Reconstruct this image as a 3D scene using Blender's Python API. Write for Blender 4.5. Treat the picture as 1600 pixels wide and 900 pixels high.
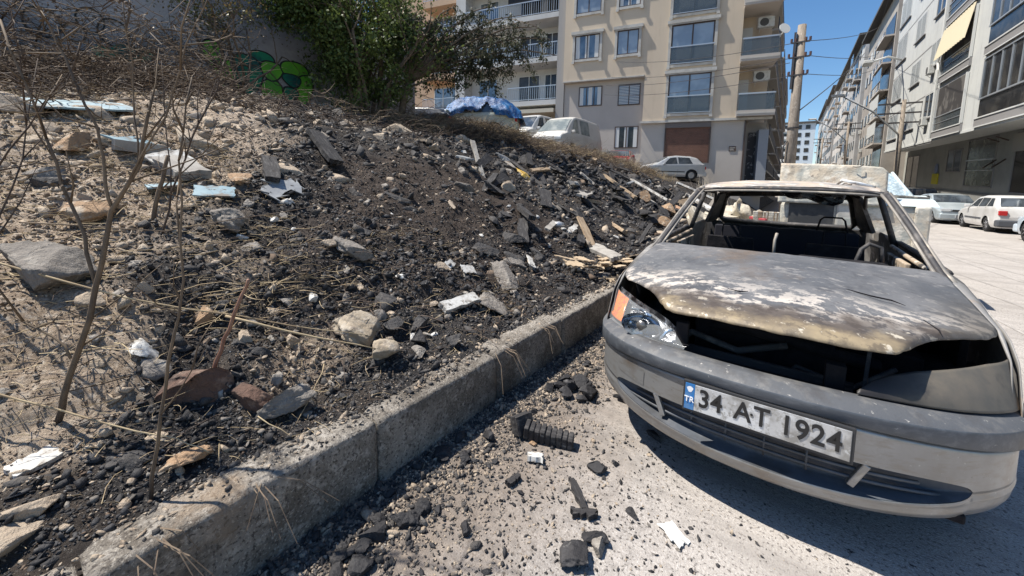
import bpy, bmesh, math, random
import numpy as np
from mathutils import Vector, Matrix, Euler
S = bpy.context.scene
C = S.collection
for o in list(bpy.data.objects): bpy.data.objects.remove(o)
PI = math.pi
# ---------------------------------------------------------------- camera
PIT, ROL, YAW, CAMH = .094, -.0275, .62, 1.30
def cam_axes():
    f = np.array([0, math.cos(PIT), -math.sin(PIT)]); x = np.array([1., 0, 0]); d = np.cross(f, x)
    c, s = math.cos(ROL), math.sin(ROL)
    A = np.array([c*x+s*d, -s*x+c*d, f])
    c, s = math.cos(YAW), math.sin(YAW)
    return A @ np.array([[c, -s, 0], [s, c, 0], [0, 0, 1]]).T
A = cam_axes()
cd = bpy.data.cameras.new('camera'); cam = bpy.data.objects.new('camera', cd); C.objects.link(cam)
mw = Matrix.Identity(4)
for i in range(3):
    mw[i][0] = A[0][i]; mw[i][1] = -A[1][i]; mw[i][2] = -A[2][i]
mw[2][3] = CAMH
cam.matrix_world = mw
cd.sensor_width = 36; cd.lens = 601/1600*36; cd.shift_y = -(450-345)/1600
cd.clip_start = .05; cd.clip_end = 900
S.camera = cam
# ---------------------------------------------------------------- world, sun, exposure
SUN_DIR = Vector((-.91*.5, -.42*.5, .87)).normalized()      # towards the sun
w = bpy.data.worlds.new('World'); S.world = w; w.use_nodes = True
nt = w.node_tree; bg = nt.nodes['Background']
sky = nt.nodes.new('ShaderNodeTexSky'); sky.sky_type = 'NISHITA'; sky.sun_disc = False
sky.sun_elevation = math.asin(SUN_DIR.z); sky.sun_rotation = math.atan2(SUN_DIR.x, SUN_DIR.y)
sky.air_density = 1.0; sky.dust_density = .3; sky.ozone_density = 2.2
hsv = nt.nodes.new('ShaderNodeHueSaturation'); hsv.inputs['Saturation'].default_value = 1.22
nt.links.new(sky.outputs[0], hsv.inputs['Color']); nt.links.new(hsv.outputs[0], bg.inputs[0]); bg.inputs[1].default_value = .10
sl = bpy.data.lights.new('sun', 'SUN'); sl.energy = 5.0; sl.angle = math.radians(.55); sl.color = (1, .945, .85)
so = bpy.data.objects.new('sun', sl); C.objects.link(so)
so.rotation_euler = SUN_DIR.to_track_quat('Z', 'Y').to_euler()
S.view_settings.view_transform = 'Standard'; S.view_settings.look = 'None'
S.view_settings.exposure = .66; S.view_settings.gamma = 1
S.render.engine = 'CYCLES'
S.cycles.max_bounces = 5; S.cycles.transparent_max_bounces = 8; S.cycles.caustics_reflective = False; S.cycles.caustics_refractive = False
# ---------------------------------------------------------------- materials
def M(name, base, layers=(), rough=.8, metal=0., bump=None, spec=.5, rough2=None, coord='Object', trans=0., alpha=1., coat=0.):
    """base colour + list of (colour, noise scale, lo, hi[, detail[, amount[, stretch]]]) layers; bump=(scale, strength, distance)"""
    m = bpy.data.materials.new(name); m.use_nodes = True
    n = m.node_tree.nodes; l = m.node_tree.links; b = n['Principled BSDF']
    tc = n.new('ShaderNodeTexCoord'); co = tc.outputs[coord] if coord != 'World' else n.new('ShaderNodeNewGeometry').outputs['Position']
    cur = None
    col = n.new('ShaderNodeRGB'); col.outputs[0].default_value = (*base, 1); cur = col.outputs[0]
    for i, L in enumerate(layers):
        c, sc, lo, hi = L[:4]; det = L[4] if len(L) > 4 else 5; amt = L[5] if len(L) > 5 else 1.; st = L[6] if len(L) > 6 else None
        src = co
        mp = n.new('ShaderNodeMapping'); mp.inputs['Location'].default_value = (3.7*i+1, 1.9*i, 5.3*i)
        if st: mp.inputs['Scale'].default_value = st
        l.new(co, mp.inputs[0]); src = mp.outputs[0]
        nz = n.new('ShaderNodeTexNoise'); nz.inputs['Scale'].default_value = sc; nz.inputs['Detail'].default_value = det; nz.inputs['Roughness'].default_value = .62
        l.new(src, nz.inputs['Vector'])
        mr = n.new('ShaderNodeMapRange'); mr.inputs[1].default_value = lo; mr.inputs[2].default_value = hi; mr.inputs[4].default_value = amt
        l.new(nz.outputs[0], mr.inputs[0])
        mx = n.new('ShaderNodeMix'); mx.data_type = 'RGBA'; l.new(mr.outputs[0], mx.inputs[0]); l.new(cur, mx.inputs[6]); mx.inputs[7].default_value = (*c, 1)
        cur = mx.outputs[2]
    l.new(cur, b.inputs['Base Color'])
    b.inputs['Roughness'].default_value = rough; b.inputs['Metallic'].default_value = metal
    b.inputs['Specular IOR Level'].default_value = spec
    if trans: b.inputs['Transmission Weight'].default_value = trans
    if coat: b.inputs['Coat Weight'].default_value = coat; b.inputs['Coat Roughness'].default_value = .08
    b.inputs['Alpha'].default_value = alpha
    if bump:
        nz = n.new('ShaderNodeTexNoise'); nz.inputs['Scale'].default_value = bump[0]; nz.inputs['Detail'].default_value = 6; nz.inputs['Roughness'].default_value = .65
        l.new(co, nz.inputs['Vector'])
        bp = n.new('ShaderNodeBump'); bp.inputs['Strength'].default_value = bump[1]; bp.inputs['Distance'].default_value = bump[2]
        l.new(nz.outputs[0], bp.inputs['Height']); l.new(bp.outputs[0], b.inputs['Normal'])
    m['_cur'] = 0
    return m
def cur_color(m):
    b = m.node_tree.nodes['Principled BSDF']; return b.inputs['Base Color'].links[0].from_socket
def add_mask_layer(m, color, axis, lo, hi, nscale, namt, amt=1., coord='Object'):
    """mix `color` in where (axis coordinate + noise) runs from lo to hi"""
    n = m.node_tree.nodes; l = m.node_tree.links; b = n['Principled BSDF']; cur = cur_color(m)
    if coord == 'World': co = n.new('ShaderNodeNewGeometry').outputs['Position']
    else: co = n.new('ShaderNodeTexCoord').outputs[coord]
    sp = n.new('ShaderNodeSeparateXYZ'); l.new(co, sp.inputs[0])
    nz = n.new('ShaderNodeTexNoise'); nz.inputs['Scale'].default_value = nscale; nz.inputs['Detail'].default_value = 6; l.new(co, nz.inputs['Vector'])
    ma = n.new('ShaderNodeMath'); ma.operation = 'MULTIPLY_ADD'; l.new(nz.outputs[0], ma.inputs[0]); ma.inputs[1].default_value = namt; l.new(sp.outputs[axis], ma.inputs[2])
    mr = n.new('ShaderNodeMapRange'); mr.inputs[1].default_value = lo+namt*.5; mr.inputs[2].default_value = hi+namt*.5; mr.inputs[4].default_value = amt; l.new(ma.outputs[0], mr.inputs[0])
    mx = n.new('ShaderNodeMix'); mx.data_type = 'RGBA'; l.new(mr.outputs[0], mx.inputs[0]); l.new(cur, mx.inputs[6]); mx.inputs[7].default_value = (*color, 1)
    l.new(mx.outputs[2], b.inputs['Base Color'])
    return m
# ---------------------------------------------------------------- mesh helpers
def tag(o, label=None, cat=None, group=None, kind=None):
    if label: o['label'] = label
    if cat: o['category'] = cat
    if group: o['group'] = group
    if kind: o['kind'] = kind
    return o
def thing(name, label, cat, loc=(0, 0, 0), rz=0, group=None):
    o = bpy.data.objects.new(name, None); C.objects.link(o); o.location = loc; o.rotation_euler = (0, 0, rz); o.empty_display_size = .2
    return tag(o, label, cat, group)
def link(name, me, mats=(), parent=None):
    o = bpy.data.objects.new(name, me); C.objects.link(o)
    for m in (mats if isinstance(mats, (list, tuple)) else [mats]): me.materials.append(m)
    if parent: o.parent = parent
    return o
def npmesh(name, V, Fq, mats, parent=None, smooth=False, fmi=None):
    """V (n,3) array; Fq (m,k) array of equal-length faces"""
    V = np.asarray(V, np.float32); Fq = np.asarray(Fq, np.int32); k = Fq.shape[1]
    me = bpy.data.meshes.new(name)
    me.vertices.add(len(V)); me.vertices.foreach_set('co', V.ravel())
    me.loops.add(Fq.size); me.loops.foreach_set('vertex_index', Fq.ravel())
    me.polygons.add(len(Fq)); me.polygons.foreach_set('loop_start', np.arange(0, Fq.size, k, dtype=np.int32))
    me.polygons.foreach_set('loop_total', np.full(len(Fq), k, np.int32))
    if smooth: me.polygons.foreach_set('use_smooth', np.ones(len(Fq), bool))
    o = link(name, me, mats, parent)
    if fmi is not None: me.polygons.foreach_set('material_index', np.asarray(fmi, np.int32))
    me.update(calc_edges=True); me.validate()
    return o
class MB:
    def __init__(s): s.v = []; s.f = []
    def add(s, vs, fs):
        k = len(s.v); s.v += [tuple(map(float, v)) for v in vs]; s.f += [tuple(i+k for i in f) for f in fs]; return s
    def box(s, x0, x1, y0, y1, z0, z1):
        return s.add([(x0,y0,z0),(x1,y0,z0),(x1,y1,z0),(x0,y1,z0),(x0,y0,z1),(x1,y0,z1),(x1,y1,z1),(x0,y1,z1)],
                     [(0,3,2,1),(4,5,6,7),(0,1,5,4),(1,2,6,5),(2,3,7,6),(3,0,4,7)])
    def bar(s, p, q, w=.03, h=None, up=(0, 0, 1)):
        p = Vector(p); q = Vector(q); d = (q-p).normalized(); u = Vector(up)
        if abs(d.dot(u)) > .97: u = Vector((0, 1, 0))
        a = d.cross(u).normalized(); b = a.cross(d).normalized(); h = w if h is None else h
        vs = [e+a*(i*w/2)+b*(j*h/2) for e in (p, q) for i, j in ((-1,-1),(1,-1),(1,1),(-1,1))]
        return s.add(vs, [(3,2,1,0),(4,5,6,7),(0,1,5,4),(1,2,6,5),(2,3,7,6),(3,0,4,7)])
    def tube(s, pts, r, n=8, cap=True):
        pts = [Vector(p) for p in pts]; rs = r if isinstance(r, (list, tuple)) else [r]*len(pts)
        vs = []; prev = None
        for i, p in enumerate(pts):
            d = (pts[min(i+1, len(pts)-1)]-pts[max(i-1, 0)])
            d = d.normalized() if d.length > 1e-9 else Vector((0, 0, 1))
            if prev is None: u = Vector((0, 0, 1)) if abs(d.z) < .9 else Vector((1, 0, 0)); a = d.cross(u).normalized()
            else: a = (prev-d*prev.dot(d)).normalized()
            prev = a; b = d.cross(a)
            vs += [p+(a*math.cos(2*PI*k/n)+b*math.sin(2*PI*k/n))*rs[i] for k in range(n)]
        fs = [(i*n+k, i*n+(k+1) % n, (i+1)*n+(k+1) % n, (i+1)*n+k) for i in range(len(pts)-1) for k in range(n)]
        if cap: fs += [tuple(range(n-1, -1, -1)), tuple((len(pts)-1)*n+k for k in range(n))]
        return s.add(vs, fs)
    def cyl(s, c, axis, r, h, n=24, r2=None):
        c = Vector(c); a = Vector(axis).normalized()
        return s.tube([c-a*h/2, c+a*h/2], [r, r if r2 is None else r2], n)
    def prism(s, poly, y0, y1):      # poly in xz, extruded along y
        n = len(poly); vs = [(x, y0, z) for x, z in poly]+[(x, y1, z) for x, z in poly]
        return s.add(vs, [tuple(range(n)), tuple(range(2*n-1, n-1, -1))]+[((i+1) % n, i, n+i, n+(i+1) % n) for i in range(n)])
    def build(s, name, mat, parent=None, smooth=False, bevel=0):
        me = bpy.data.meshes.new(name); me.from_pydata(s.v, [], s.f)
        if smooth: me.polygons.foreach_set('use_smooth', np.ones(len(me.polygons), bool))
        me.update(); o = link(name, me, mat, parent)
        if bevel:
            b = o.modifiers.new('b', 'BEVEL'); b.width = bevel; b.segments = 2; b.limit_method = 'ANGLE'
        return o
def grid(name, P, mats, parent=None, smooth=True, keep=None, thick=0, fmi=None, flip=False):
    """P: (n,m,3) points; keep: (n-1,m-1) bool"""
    n, m = P.shape[:2]; idx = np.arange(n*m).reshape(n, m)
    F = np.stack([idx[:-1,:-1], idx[:-1,1:], idx[1:,1:], idx[1:,:-1]], -1)
    if flip: F = F[..., ::-1]
    F = F.reshape(-1, 4); mi = None if fmi is None else fmi.ravel()
    if keep is not None:
        k = keep.ravel(); F = F[k]; mi = None if mi is None else mi[k]
    V = P.reshape(-1, 3)
    used = np.unique(F); re = -np.ones(len(V), int); re[used] = np.arange(len(used))
    o = npmesh(name, V[used], re[F], mats, parent, smooth, mi)
    if thick:
        s = o.modifiers.new('s', 'SOLIDIFY'); s.thickness = thick; s.offset = 0
    return o
def copy_tree(o, parent=None):
    c = o.copy(); C.objects.link(c)
    if parent: c.parent = parent
    for ch in [x for x in bpy.data.objects if x.parent == o]: copy_tree(ch, c)
    return c
rng = np.random.default_rng(7); random.seed(7)
def vnoise(x,y,seed=0):
    xi=np.floor(x).astype(np.int64); yi=np.floor(y).astype(np.int64)
    fx=x-xi; fy=y-yi; fx=fx*fx*(3-2*fx); fy=fy*fy*(3-2*fy)
    def h(a,b):
        n=(a*374761393+b*668265263+seed*1274126177)&0xffffffff
        n=((n^(n>>13))*1274126177)&0xffffffff
        return ((n^(n>>16))&0xffff)/65535.0
    a=h(xi,yi);b=h(xi+1,yi);c=h(xi,yi+1);d=h(xi+1,yi+1)
    return (a*(1-fx)+b*fx)*(1-fy)+(c*(1-fx)+d*fx)*fy
def fbm(x,y,oct=4,seed=0):
    s=0;a=1.;t=0
    for o in range(oct):
        s=s+a*(vnoise(x*2**o+o*17.3,y*2**o-o*9.1,seed+o)*2-1); t+=a; a*=.5
    return s/t
def sstep(a,b,x):
    t=np.clip((x-a)/(b-a),0,1); return t*t*(3-2*t)
def hbase(x,y):
    x=np.asarray(x,float); y=np.asarray(y,float)
    d=-1.5-x
    h=np.interp(d,[-.05,0,.5,1.2,2,3.6,5.5,6.7,9,40],[.27,.27,.42,.76,1.14,1.90,2.60,2.92,2.98,3.0])
    h=h-.42*sstep(8,12.5,y)*sstep(4.2,6.8,d)
    h=h-.20*sstep(6.8,5.0,y)*sstep(3.4,6,d)
    lot=np.interp(d,[0,.5,2,4,40],[.1,.4,1.5,1.75,2.0])
    f=sstep(16.5,21.5,y)*(1-sstep(5.,7.5,d)*sstep(26,22,y))
    h=h*(1-f)+np.minimum(h,lot)*f
    amp=sstep(.15,1.2,d)*(1-sstep(7,8.5,d))
    h=h+amp*(.16*fbm(x*.45+3,y*.45,2,5)+.07*fbm(x*1.3,y*1.3,2,9))
    return h
# ================================================================ GROUND
def hfine(x, y):
    h = hbase(x, y)
    d = -1.5-np.asarray(x, float); a = sstep(0, .35, d)
    f1 = fbm(x*3.1, y*3.1, 3, 21); f2 = fbm(x*11, y*11, 3, 33); f3 = fbm(x*34, y*34, 2, 41)
    near = sstep(9, 3, np.hypot(x, y))
    return h + a*(.075*f1 + .035*np.abs(f2) + near*.014*f3) + (1-a)*(.02*f2+.015)
def burnt(x, y):      # where the fire went over the slope (1) and bare dry soil (0)
    x = np.asarray(x, float); y = np.asarray(y, float)
    n = .55*fbm(x*1.1, y*1.1, 4, 77)+.25*fbm(x*5, y*5, 3, 78)
    edge = np.interp(x, [-9, -6, -5, -4.2, -3.5, -3, -2.5, -2.1, -1.5], [2.9, 2.5, 1.9, 1.45, 1.0, .50, .0, -.25, -.55])
    b = sstep(-.25, .55, y-edge+n)
    b = b*(1-sstep(.52, .34, np.hypot((x+2.30)*1., (y-.0)*1.0)+n*.15))
    b = b*(1-.8*sstep(.12, .42, fbm(x*2.2, y*2.2, 4, 79))*sstep(2.4, .6, y)*.8*sstep(-1.5, -1.9, x))
    crest = sstep(-7.2, -8.6, x+n*.8); b = b*(1-crest*.75)
    return b
def build_ground():
    dd = [0.]
    while dd[-1] < 46: dd.append(dd[-1]+.011+.0065*dd[-1])
    xs = np.r_[-1.415, -1.45, -1.485-np.array(dd)]
    yp = [0.]
    while yp[-1] < 62: yp.append(yp[-1]+.012+.0085*yp[-1])
    yn = [0.]
    while yn[-1] < 7: yn.append(yn[-1]+.014+.03*yn[-1])
    ys = np.concatenate([.8-np.array(yn)[::-1], .8+np.array(yp)[1:]])
    X, Y = np.meshgrid(xs, ys, indexing='ij'); Z = hfine(X, Y); Z = np.where(X > -1.48, np.minimum(Z, .262), Z)
    P = np.stack([X, Y, Z], -1)
    # --- soil material driven by a soil attribute
    m = bpy.data.materials.new('burnt_soil'); m.use_nodes = True; n = m.node_tree.nodes; l = m.node_tree.links; b = n['Principled BSDF']
    geo = n.new('ShaderNodeNewGeometry'); pos = geo.outputs['Position']
    def noise(sc, det=6, ro=.65, dist=0):
        z = n.new('ShaderNodeTexNoise'); z.inputs['Scale'].default_value = sc; z.inputs['Detail'].default_value = det; z.inputs['Roughness'].default_value = ro; z.inputs['Distortion'].default_value = dist; l.new(pos, z.inputs['Vector']); return z.outputs[0]
    def rng_(s, lo, hi, a=0., c=1.):
        r = n.new('ShaderNodeMapRange'); r.inputs[1].default_value = lo; r.inputs[2].default_value = hi; r.inputs[3].default_value = a; r.inputs[4].default_value = c; l.new(s, r.inputs[0]); return r.outputs[0]
    def mix(f, a, c):
        x = n.new('ShaderNodeMix'); x.data_type = 'RGBA'; l.new(f, x.inputs[0])
        for i, v in ((6, a), (7, c)):
            if isinstance(v, tuple): x.inputs[i].default_value = (*v, 1)
            else: l.new(v, x.inputs[i])
        return x.outputs[2]
    at = n.new('ShaderNodeAttribute'); at.attribute_name = 'burnt'
    sp = n.new('ShaderNodeSeparateColor'); l.new(at.outputs['Color'], sp.inputs[0])
    dry = mix(rng_(noise(2.3), .38, .62), (.45, .36, .275), (.31, .235, .17))
    dry = mix(rng_(noise(38), .5, .66), dry, (.56, .48, .39))
    dry = mix(rng_(noise(90), .56, .64), dry, (.07, .05, .04))
    blk = mix(rng_(noise(5), .4, .62), (.020, .0195, .021), (.038, .034, .033))
    blk = mix(rng_(noise(1.7), .5, .62), blk, (.046, .037, .031))
    blk = mix(rng_(noise(60), .56, .70), blk, (.16, .145, .13))
    blk = mix(rng_(noise(140), .62, .68), blk, (.38, .35, .31))
    brn = mix(rng_(noise(14), .35, .65), (.040, .030, .025), (.068, .051, .041))
    brn = mix(rng_(noise(80), .58, .68), brn, (.17, .135, .105))
    c = mix(sp.outputs[0], dry, blk); c = mix(sp.outputs[1], c, brn)
    l.new(c, b.inputs['Base Color']); b.inputs['Roughness'].default_value = .93; b.inputs['Specular IOR Level'].default_value = .25
    bp = n.new('ShaderNodeBump'); bp.inputs['Strength'].default_value = 1; bp.inputs['Distance'].default_value = .018; l.new(noise(48, 8, .75), bp.inputs['Height'])
    bp2 = n.new('ShaderNodeBump'); bp2.inputs['Strength'].default_value = .8; bp2.inputs['Distance'].default_value = .05; l.new(noise(9, 5, .6, .4), bp2.inputs['Height']); l.new(bp2.outputs[0], bp.inputs['Normal'])
    l.new(bp.outputs[0], b.inputs['Normal'])
    o = grid('rubble_slope', P, [m], smooth=True, flip=True); tag(o, kind='structure')
    me = o.data; V = np.empty(len(me.vertices)*3, np.float32); me.vertices.foreach_get('co', V); V = V.reshape(-1, 3)
    B = burnt(V[:, 0], V[:, 1])
    nn = .5*fbm(V[:, 0]*1.6, V[:, 1]*1.6, 3, 90)
    G = sstep(1.5, .7, np.hypot((V[:, 0]+3.5)/1.0, (V[:, 1]-3.4)/1.4)+nn)*.9
    G = np.maximum(G, sstep(-6.6, -7.8, V[:, 0]+nn)*.7)
    G = np.maximum(G, .7*sstep(.9, .5, np.hypot(V[:, 0]+2.55, (V[:, 1]-2.1)*.7)+nn))
    ca = me.color_attributes.new('burnt', 'FLOAT_COLOR', 'POINT')
    col = np.stack([B, G, 0*B, 1+0*B], -1).astype(np.float32); ca.data.foreach_set('color', col.ravel())
build_ground()
# ---- road
mr_ = M('pale_asphalt', (.41, .375, .345), [((.33, .30, .275), 1.1, .42, .62), ((.52, .49, .46), 120, .50, .60, 4, .8), ((.15, .135, .125), 70, .56, .62, 4, .9), ((.07, .062, .06), 32, .64, .69, 4), ((.30, .275, .255), .8, .50, .60, 6, .7, (.5, 6, 1))], rough=.92, bump=(140, .9, .006), coord='World', spec=.25)
add_mask_layer(mr_, (.27, .205, .15), 0, -.45, -1.15, 3.2, .9, .85, 'World')
add_mask_layer(mr_, (.055, .047, .043), 0, -.90, -1.34, 5, .75, .75, 'World')
add_mask_layer(mr_, (.36, .29, .22), 0, -.85, -1.3, 14, .9, .6, 'World')
add_mask_layer(mr_, (.10, .09, .085), 0, -.2, -1.2, 24, 1.9, .6, 'World')
ro = MB().add([(-1.6, -30, 0), (250, -30, 0), (250, 420, 0), (-1.6, 420, 0)], [(0, 1, 2, 3)]).build('road', mr_); tag(ro, kind='structure')
gb = MB().add([(-300, -60, -.02), (-1.5, -60, -.02), (-1.5, 420, -.02), (-300, 420, -.02)], [(0, 1, 2, 3)]).build('ground', M('far_ground', (.25, .21, .17))); tag(gb, kind='structure')
# tyre rub marks on the street
mt = M('rubber_trace', (.31, .285, .265), [((.40, .37, .34), 3, .42, .56)], rough=.85, coord='World')
tm = MB()
for (x0, bend, wd) in ((2.1, .9, .05), (2.5, 1.1, .035), (3.1, .5, .05), (3.6, 1.6, .03), (4.2, .8, .045), (4.6, -.4, .03), (1.75, .3, .03)):
    pts = []
    for i in range(25):
        y = 4.5+i*.7; pts.append((x0+bend*((i-12)/12.)**2-.03*i*bend, y))
    vs = [(x-wd/2, y, .004) for x, y in pts]+[(x+wd/2, y, .004) for x, y in pts]
    tm.add(vs, [(i, 25+i, 26+i, i+1) for i in range(24)])
tag(tm.build('road_tyre_marks', mt), kind='structure')
# pavement on the far side of the street
pv = MB().box(8.35, 30, -5, 90, -.01, .13).build('pavement', M('paving', (.36, .34, .31), [((.25, .24, .22), 2, .4, .6)], coord='World')); tag(pv, kind='structure')
# ---- kerb blocks
mk = M('kerb_concrete', (.29, .262, .228), [((.15, .13, .108), 4.2, .42, .62), ((.46, .42, .37), 26, .52, .66, 6, .75), ((.48, .44, .38), 110, .56, .64, 4, .7), ((.075, .065, .058), 75, .54, .61, 6, .9), ((.07, .06, .05), 2.3, .50, .66, 8, .75), ((.30, .22, .15), 3, .60, .72, 6, .6)], rough=.92, bump=(85, 1, .012), coord='World', spec=.25)
ylist = [-.75, .10, .945, 1.775, 2.60, 3.46, 4.3]
klab = ['nearest concrete kerb block, at the bottom left edge of the slope', 'long concrete kerb block below the two thin bare shrubs', 'concrete kerb block below the two big pale boulders',
        'concrete kerb block with a white splintered plank lying above it', 'concrete kerb block beside the car headlight with the orange lamp', 'last concrete kerb block, half buried by pale ash beside the car fender']
for i in range(6):
    y0, y1 = ylist[i]+.005, ylist[i+1]-.005
    nu, nv = 90, 44
    us = np.linspace(0, 1, nu)
    prof = [(-1.335, -.02), (-1.337, .05), (-1.339, .12), (-1.341, .19), (-1.343, .255), (-1.346, .272), (-1.353, .280), (-1.385, .283), (-1.42, .284), (-1.46, .284), (-1.50, .283), (-1.53, .27), (-1.54, .2)]
    pp = np.array(prof); tt = np.cumsum(np.r_[0, np.hypot(*np.diff(pp, axis=0).T)]); tq = np.linspace(0, tt[-1], nv)
    px = np.interp(tq, tt, pp[:, 0]); pz = np.interp(tq, tt, pp[:, 1])
    U, Vv = np.meshgrid(us, np.arange(nv), indexing='ij'); Y = y0+(y1-y0)*U; X = px[Vv]; Z = pz[Vv]
    nz = fbm(Y*9+i*3, Z*9+X*9, 4, 50+i)+.5*fbm(Y*70+i*3, Z*70+X*70, 2, 58)
    chip = np.maximum(0, fbm(Y*5+i*7, X*4+Z*4, 3, 60)-.28)*sstep(.2, .28, Z)
    endr = (sstep(.03, 0, Y-y0)+sstep(.03, 0, y1-Y))*.012
    X = X-(.004*nz)-chip*.035*(X > -1.42)-endr*(X > -1.37)+((i*37 % 5)-2)*.002
    Z = Z+.005*nz-chip*.05-endr*(Z > .25)+((i*53 % 5)-2)*.003
    P = np.stack([X, Y, Z], -1)
    a = P[:1].copy(); a[..., 0] = -1.44; a[..., 2] = .13; e = P[-1:].copy(); e[..., 0] = -1.44; e[..., 2] = .13
    P = np.concatenate([a, P, e], 0)
    o = grid('kerb_block', P, [mk], smooth=True); tag(o, klab[i], 'kerb block', 'concrete kerb blocks along the slope')
# ================================================================ BURNT CAR
CX, CY = -.035, 1.67
car = thing('burnt_car', 'burnt-out silver hatchback with no windscreen or grille, parked by the kerb', 'car', (CX, CY, 0))
soot = M('soot', (.010, .010, .012), [((.022, .02, .022), 9, .45, .65)], rough=.9, spec=.2, bump=(30, .6, .01))
m_hood = M('burnt_bonnet', (.165, .165, .17), [((.10, .105, .115), 3.0, .42, .60, 7), ((.07, .072, .08), 5.5, .54, .68, 8, .8), ((.34, .32, .30), 13, .57, .66, 9, .6, (1, 1.6, 1)), ((.10, .08, .065), 2.2, .60, .70, 7, .7)], rough=.58, metal=.15, bump=(26, .5, .004))
def hood_mat():
    m = m_hood; n = m.node_tree.nodes; l = m.node_tree.links; b = n['Principled BSDF']
    co = n.new('ShaderNodeTexCoord').outputs['Object']; sp = n.new('ShaderNodeSeparateXYZ'); l.new(co, sp.inputs[0])
    def nz(sc, det=7, st=(1, 1, 1), loc=(0, 0, 0)):
        mp = n.new('ShaderNodeMapping'); mp.inputs['Scale'].default_value = st; mp.inputs['Location'].default_value = loc; l.new(co, mp.inputs[0])
        z = n.new('ShaderNodeTexNoise'); z.inputs['Scale'].default_value = sc; z.inputs['Detail'].default_value = det; z.inputs['Roughness'].default_value = .66; l.new(mp.outputs[0], z.inputs['Vector']); return z.outputs[0]
    def ma(op, a, c, d=None):
        x = n.new('ShaderNodeMath'); x.operation = op
        for i, v in enumerate((a, c, d)):
            if v is None: continue
            if isinstance(v, (int, float)): x.inputs[i].default_value = v
            else: l.new(v, x.inputs[i])
        return x.outputs[0]
    def rr(s, lo, hi, hi2=1.):
        r = n.new('ShaderNodeMapRange'); r.inputs[1].default_value = lo; r.inputs[2].default_value = hi; r.inputs[4].default_value = hi2; l.new(s, r.inputs[0]); return r.outputs[0]
    def mix(f, c):
        x = n.new('ShaderNodeMix'); x.data_type = 'RGBA'; l.new(f, x.inputs[0]); l.new(cur_color(m), x.inputs[6]); x.inputs[7].default_value = (*c, 1); l.new(x.outputs[2], b.inputs['Base Color'])
    # distance from the front lip, which runs back towards the wings
    ax = ma('ABSOLUTE', sp.outputs[0], 0)
    yy = ma('SUBTRACT', sp.outputs[1], ma('MULTIPLY', ma('POWER', ax, 2), .5))
    yn = ma('MULTIPLY_ADD', nz(4), .34, yy)
    # blistered white primer band, strongest over the front half
    band = ma('MULTIPLY', rr(yn, .30, .40), rr(yn, .70, .50))
    flak = rr(ma('ADD', nz(11, 9, (1, 1.5, 1)), ma('MULTIPLY', nz(45, 3), .25)), .61, .655)
    mix(ma('MULTIPLY', band, flak), (.52, .47, .42))
    mix(rr(nz(48, 6, (.5, 1.6, 1)), .62, .68, .6), (.42, .40, .38))
    mix(rr(nz(1.8, 7, (1, 1, 1), (2, 7, 0)), .54, .68, .7), (.16, .115, .08))
    mix(rr(nz(36, 6, (.6, 1.6, 1), (4, 4, 0)), .60, .67, .75), (.055, .052, .055))
    # tan scorch along the lip, darker brown rim above it
    mix(ma('MULTIPLY', rr(yn, .47, .40), rr(nz(2.5, 4, (1, 1, 1), (3, 0, 0)), .30, .5, .9)), (.075, .058, .048))
    mix(ma('MULTIPLY', rr(yn, .345, .29), rr(nz(3, 5), .32, .56)), (.31, .245, .155))
    mix(ma('MULTIPLY', rr(yn, .40, .30), rr(nz(30, 6), .52, .62, .7)), (.12, .095, .07))
    mix(ma('MULTIPLY', rr(yn, .45, .30), rr(nz(19, 7, (1, 1, 1), (9, 0, 0)), .585, .63, .85)), (.58, .52, .42))
    mix(ma('MULTIPLY', rr(yn, .235, .17), .9), (.035, .03, .028))
    # rusty black right front corner of the picture
    rc = ma('MULTIPLY_ADD', nz(5), .35, sp.outputs[0])
    mix(ma('MULTIPLY', rr(rc, .66, .86), rr(yn, .9, .5, .75)), (.085, .075, .062))
    return m
hood_mat()
silver = M('scorched_silver_paint', (.335, .335, .335), [((.23, .22, .205), 2.3, .48, .68, 6, .8), ((.20, .15, .105), 4, .55, .70, 7, .75), ((.50, .50, .48), 60, .66, .70, 4, .6), ((.14, .13, .12), 45, .66, .72, 4, .6), ((.26, .24, .21), 14, .50, .64, 6, .6, (1, 1, 4))], rough=.36, metal=.6, bump=(60, .15, .001))
silver_side = M('scorched_body_paint', (.27, .26, .25), [((.10, .095, .09), 2.5, .42, .60), ((.33, .24, .17), 4, .58, .70), ((.50, .47, .43), 9, .60, .66)], rough=.6, metal=.2, bump=(40, .4, .003))
rubber = M('scuffed_grey_plastic', (.075, .085, .10), [((.13, .14, .155), 12, .50, .66, 7, .8, (1, 3, 3)), ((.40, .40, .40), 34, .69, .73, 6, .7), ((.035, .04, .045), 3, .5, .7)], rough=.5, bump=(60, .4, .002))
darkpl = M('dark_intake_plastic', (.075, .085, .102), [((.12, .125, .135), 10, .5, .7), ((.05, .05, .052), 4, .5, .66)], rough=.55)
pillar_m = M('burnt_pillar_metal', (.27, .245, .215), [((.16, .15, .14), 7, .46, .60), ((.46, .41, .34), 9, .55, .66)], rough=.65, metal=.2, bump=(140, .35, .001))
dark_metal = M('charred_metal', (.05, .048, .05), [((.13, .12, .115), 11, .52, .66), ((.22, .17, .13), 17, .62, .70)], rough=.65, metal=.2, bump=(40, .6, .004))
roof_m = M('burnt_roof_paint', (.50, .40, .31), [((.33, .31, .29), 5, .45, .6), ((.62, .58, .53), 13, .52, .62), ((.16, .15, .15), 3, .58, .7)], rough=.7, metal=.1, bump=(30, .6, .004))
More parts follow.
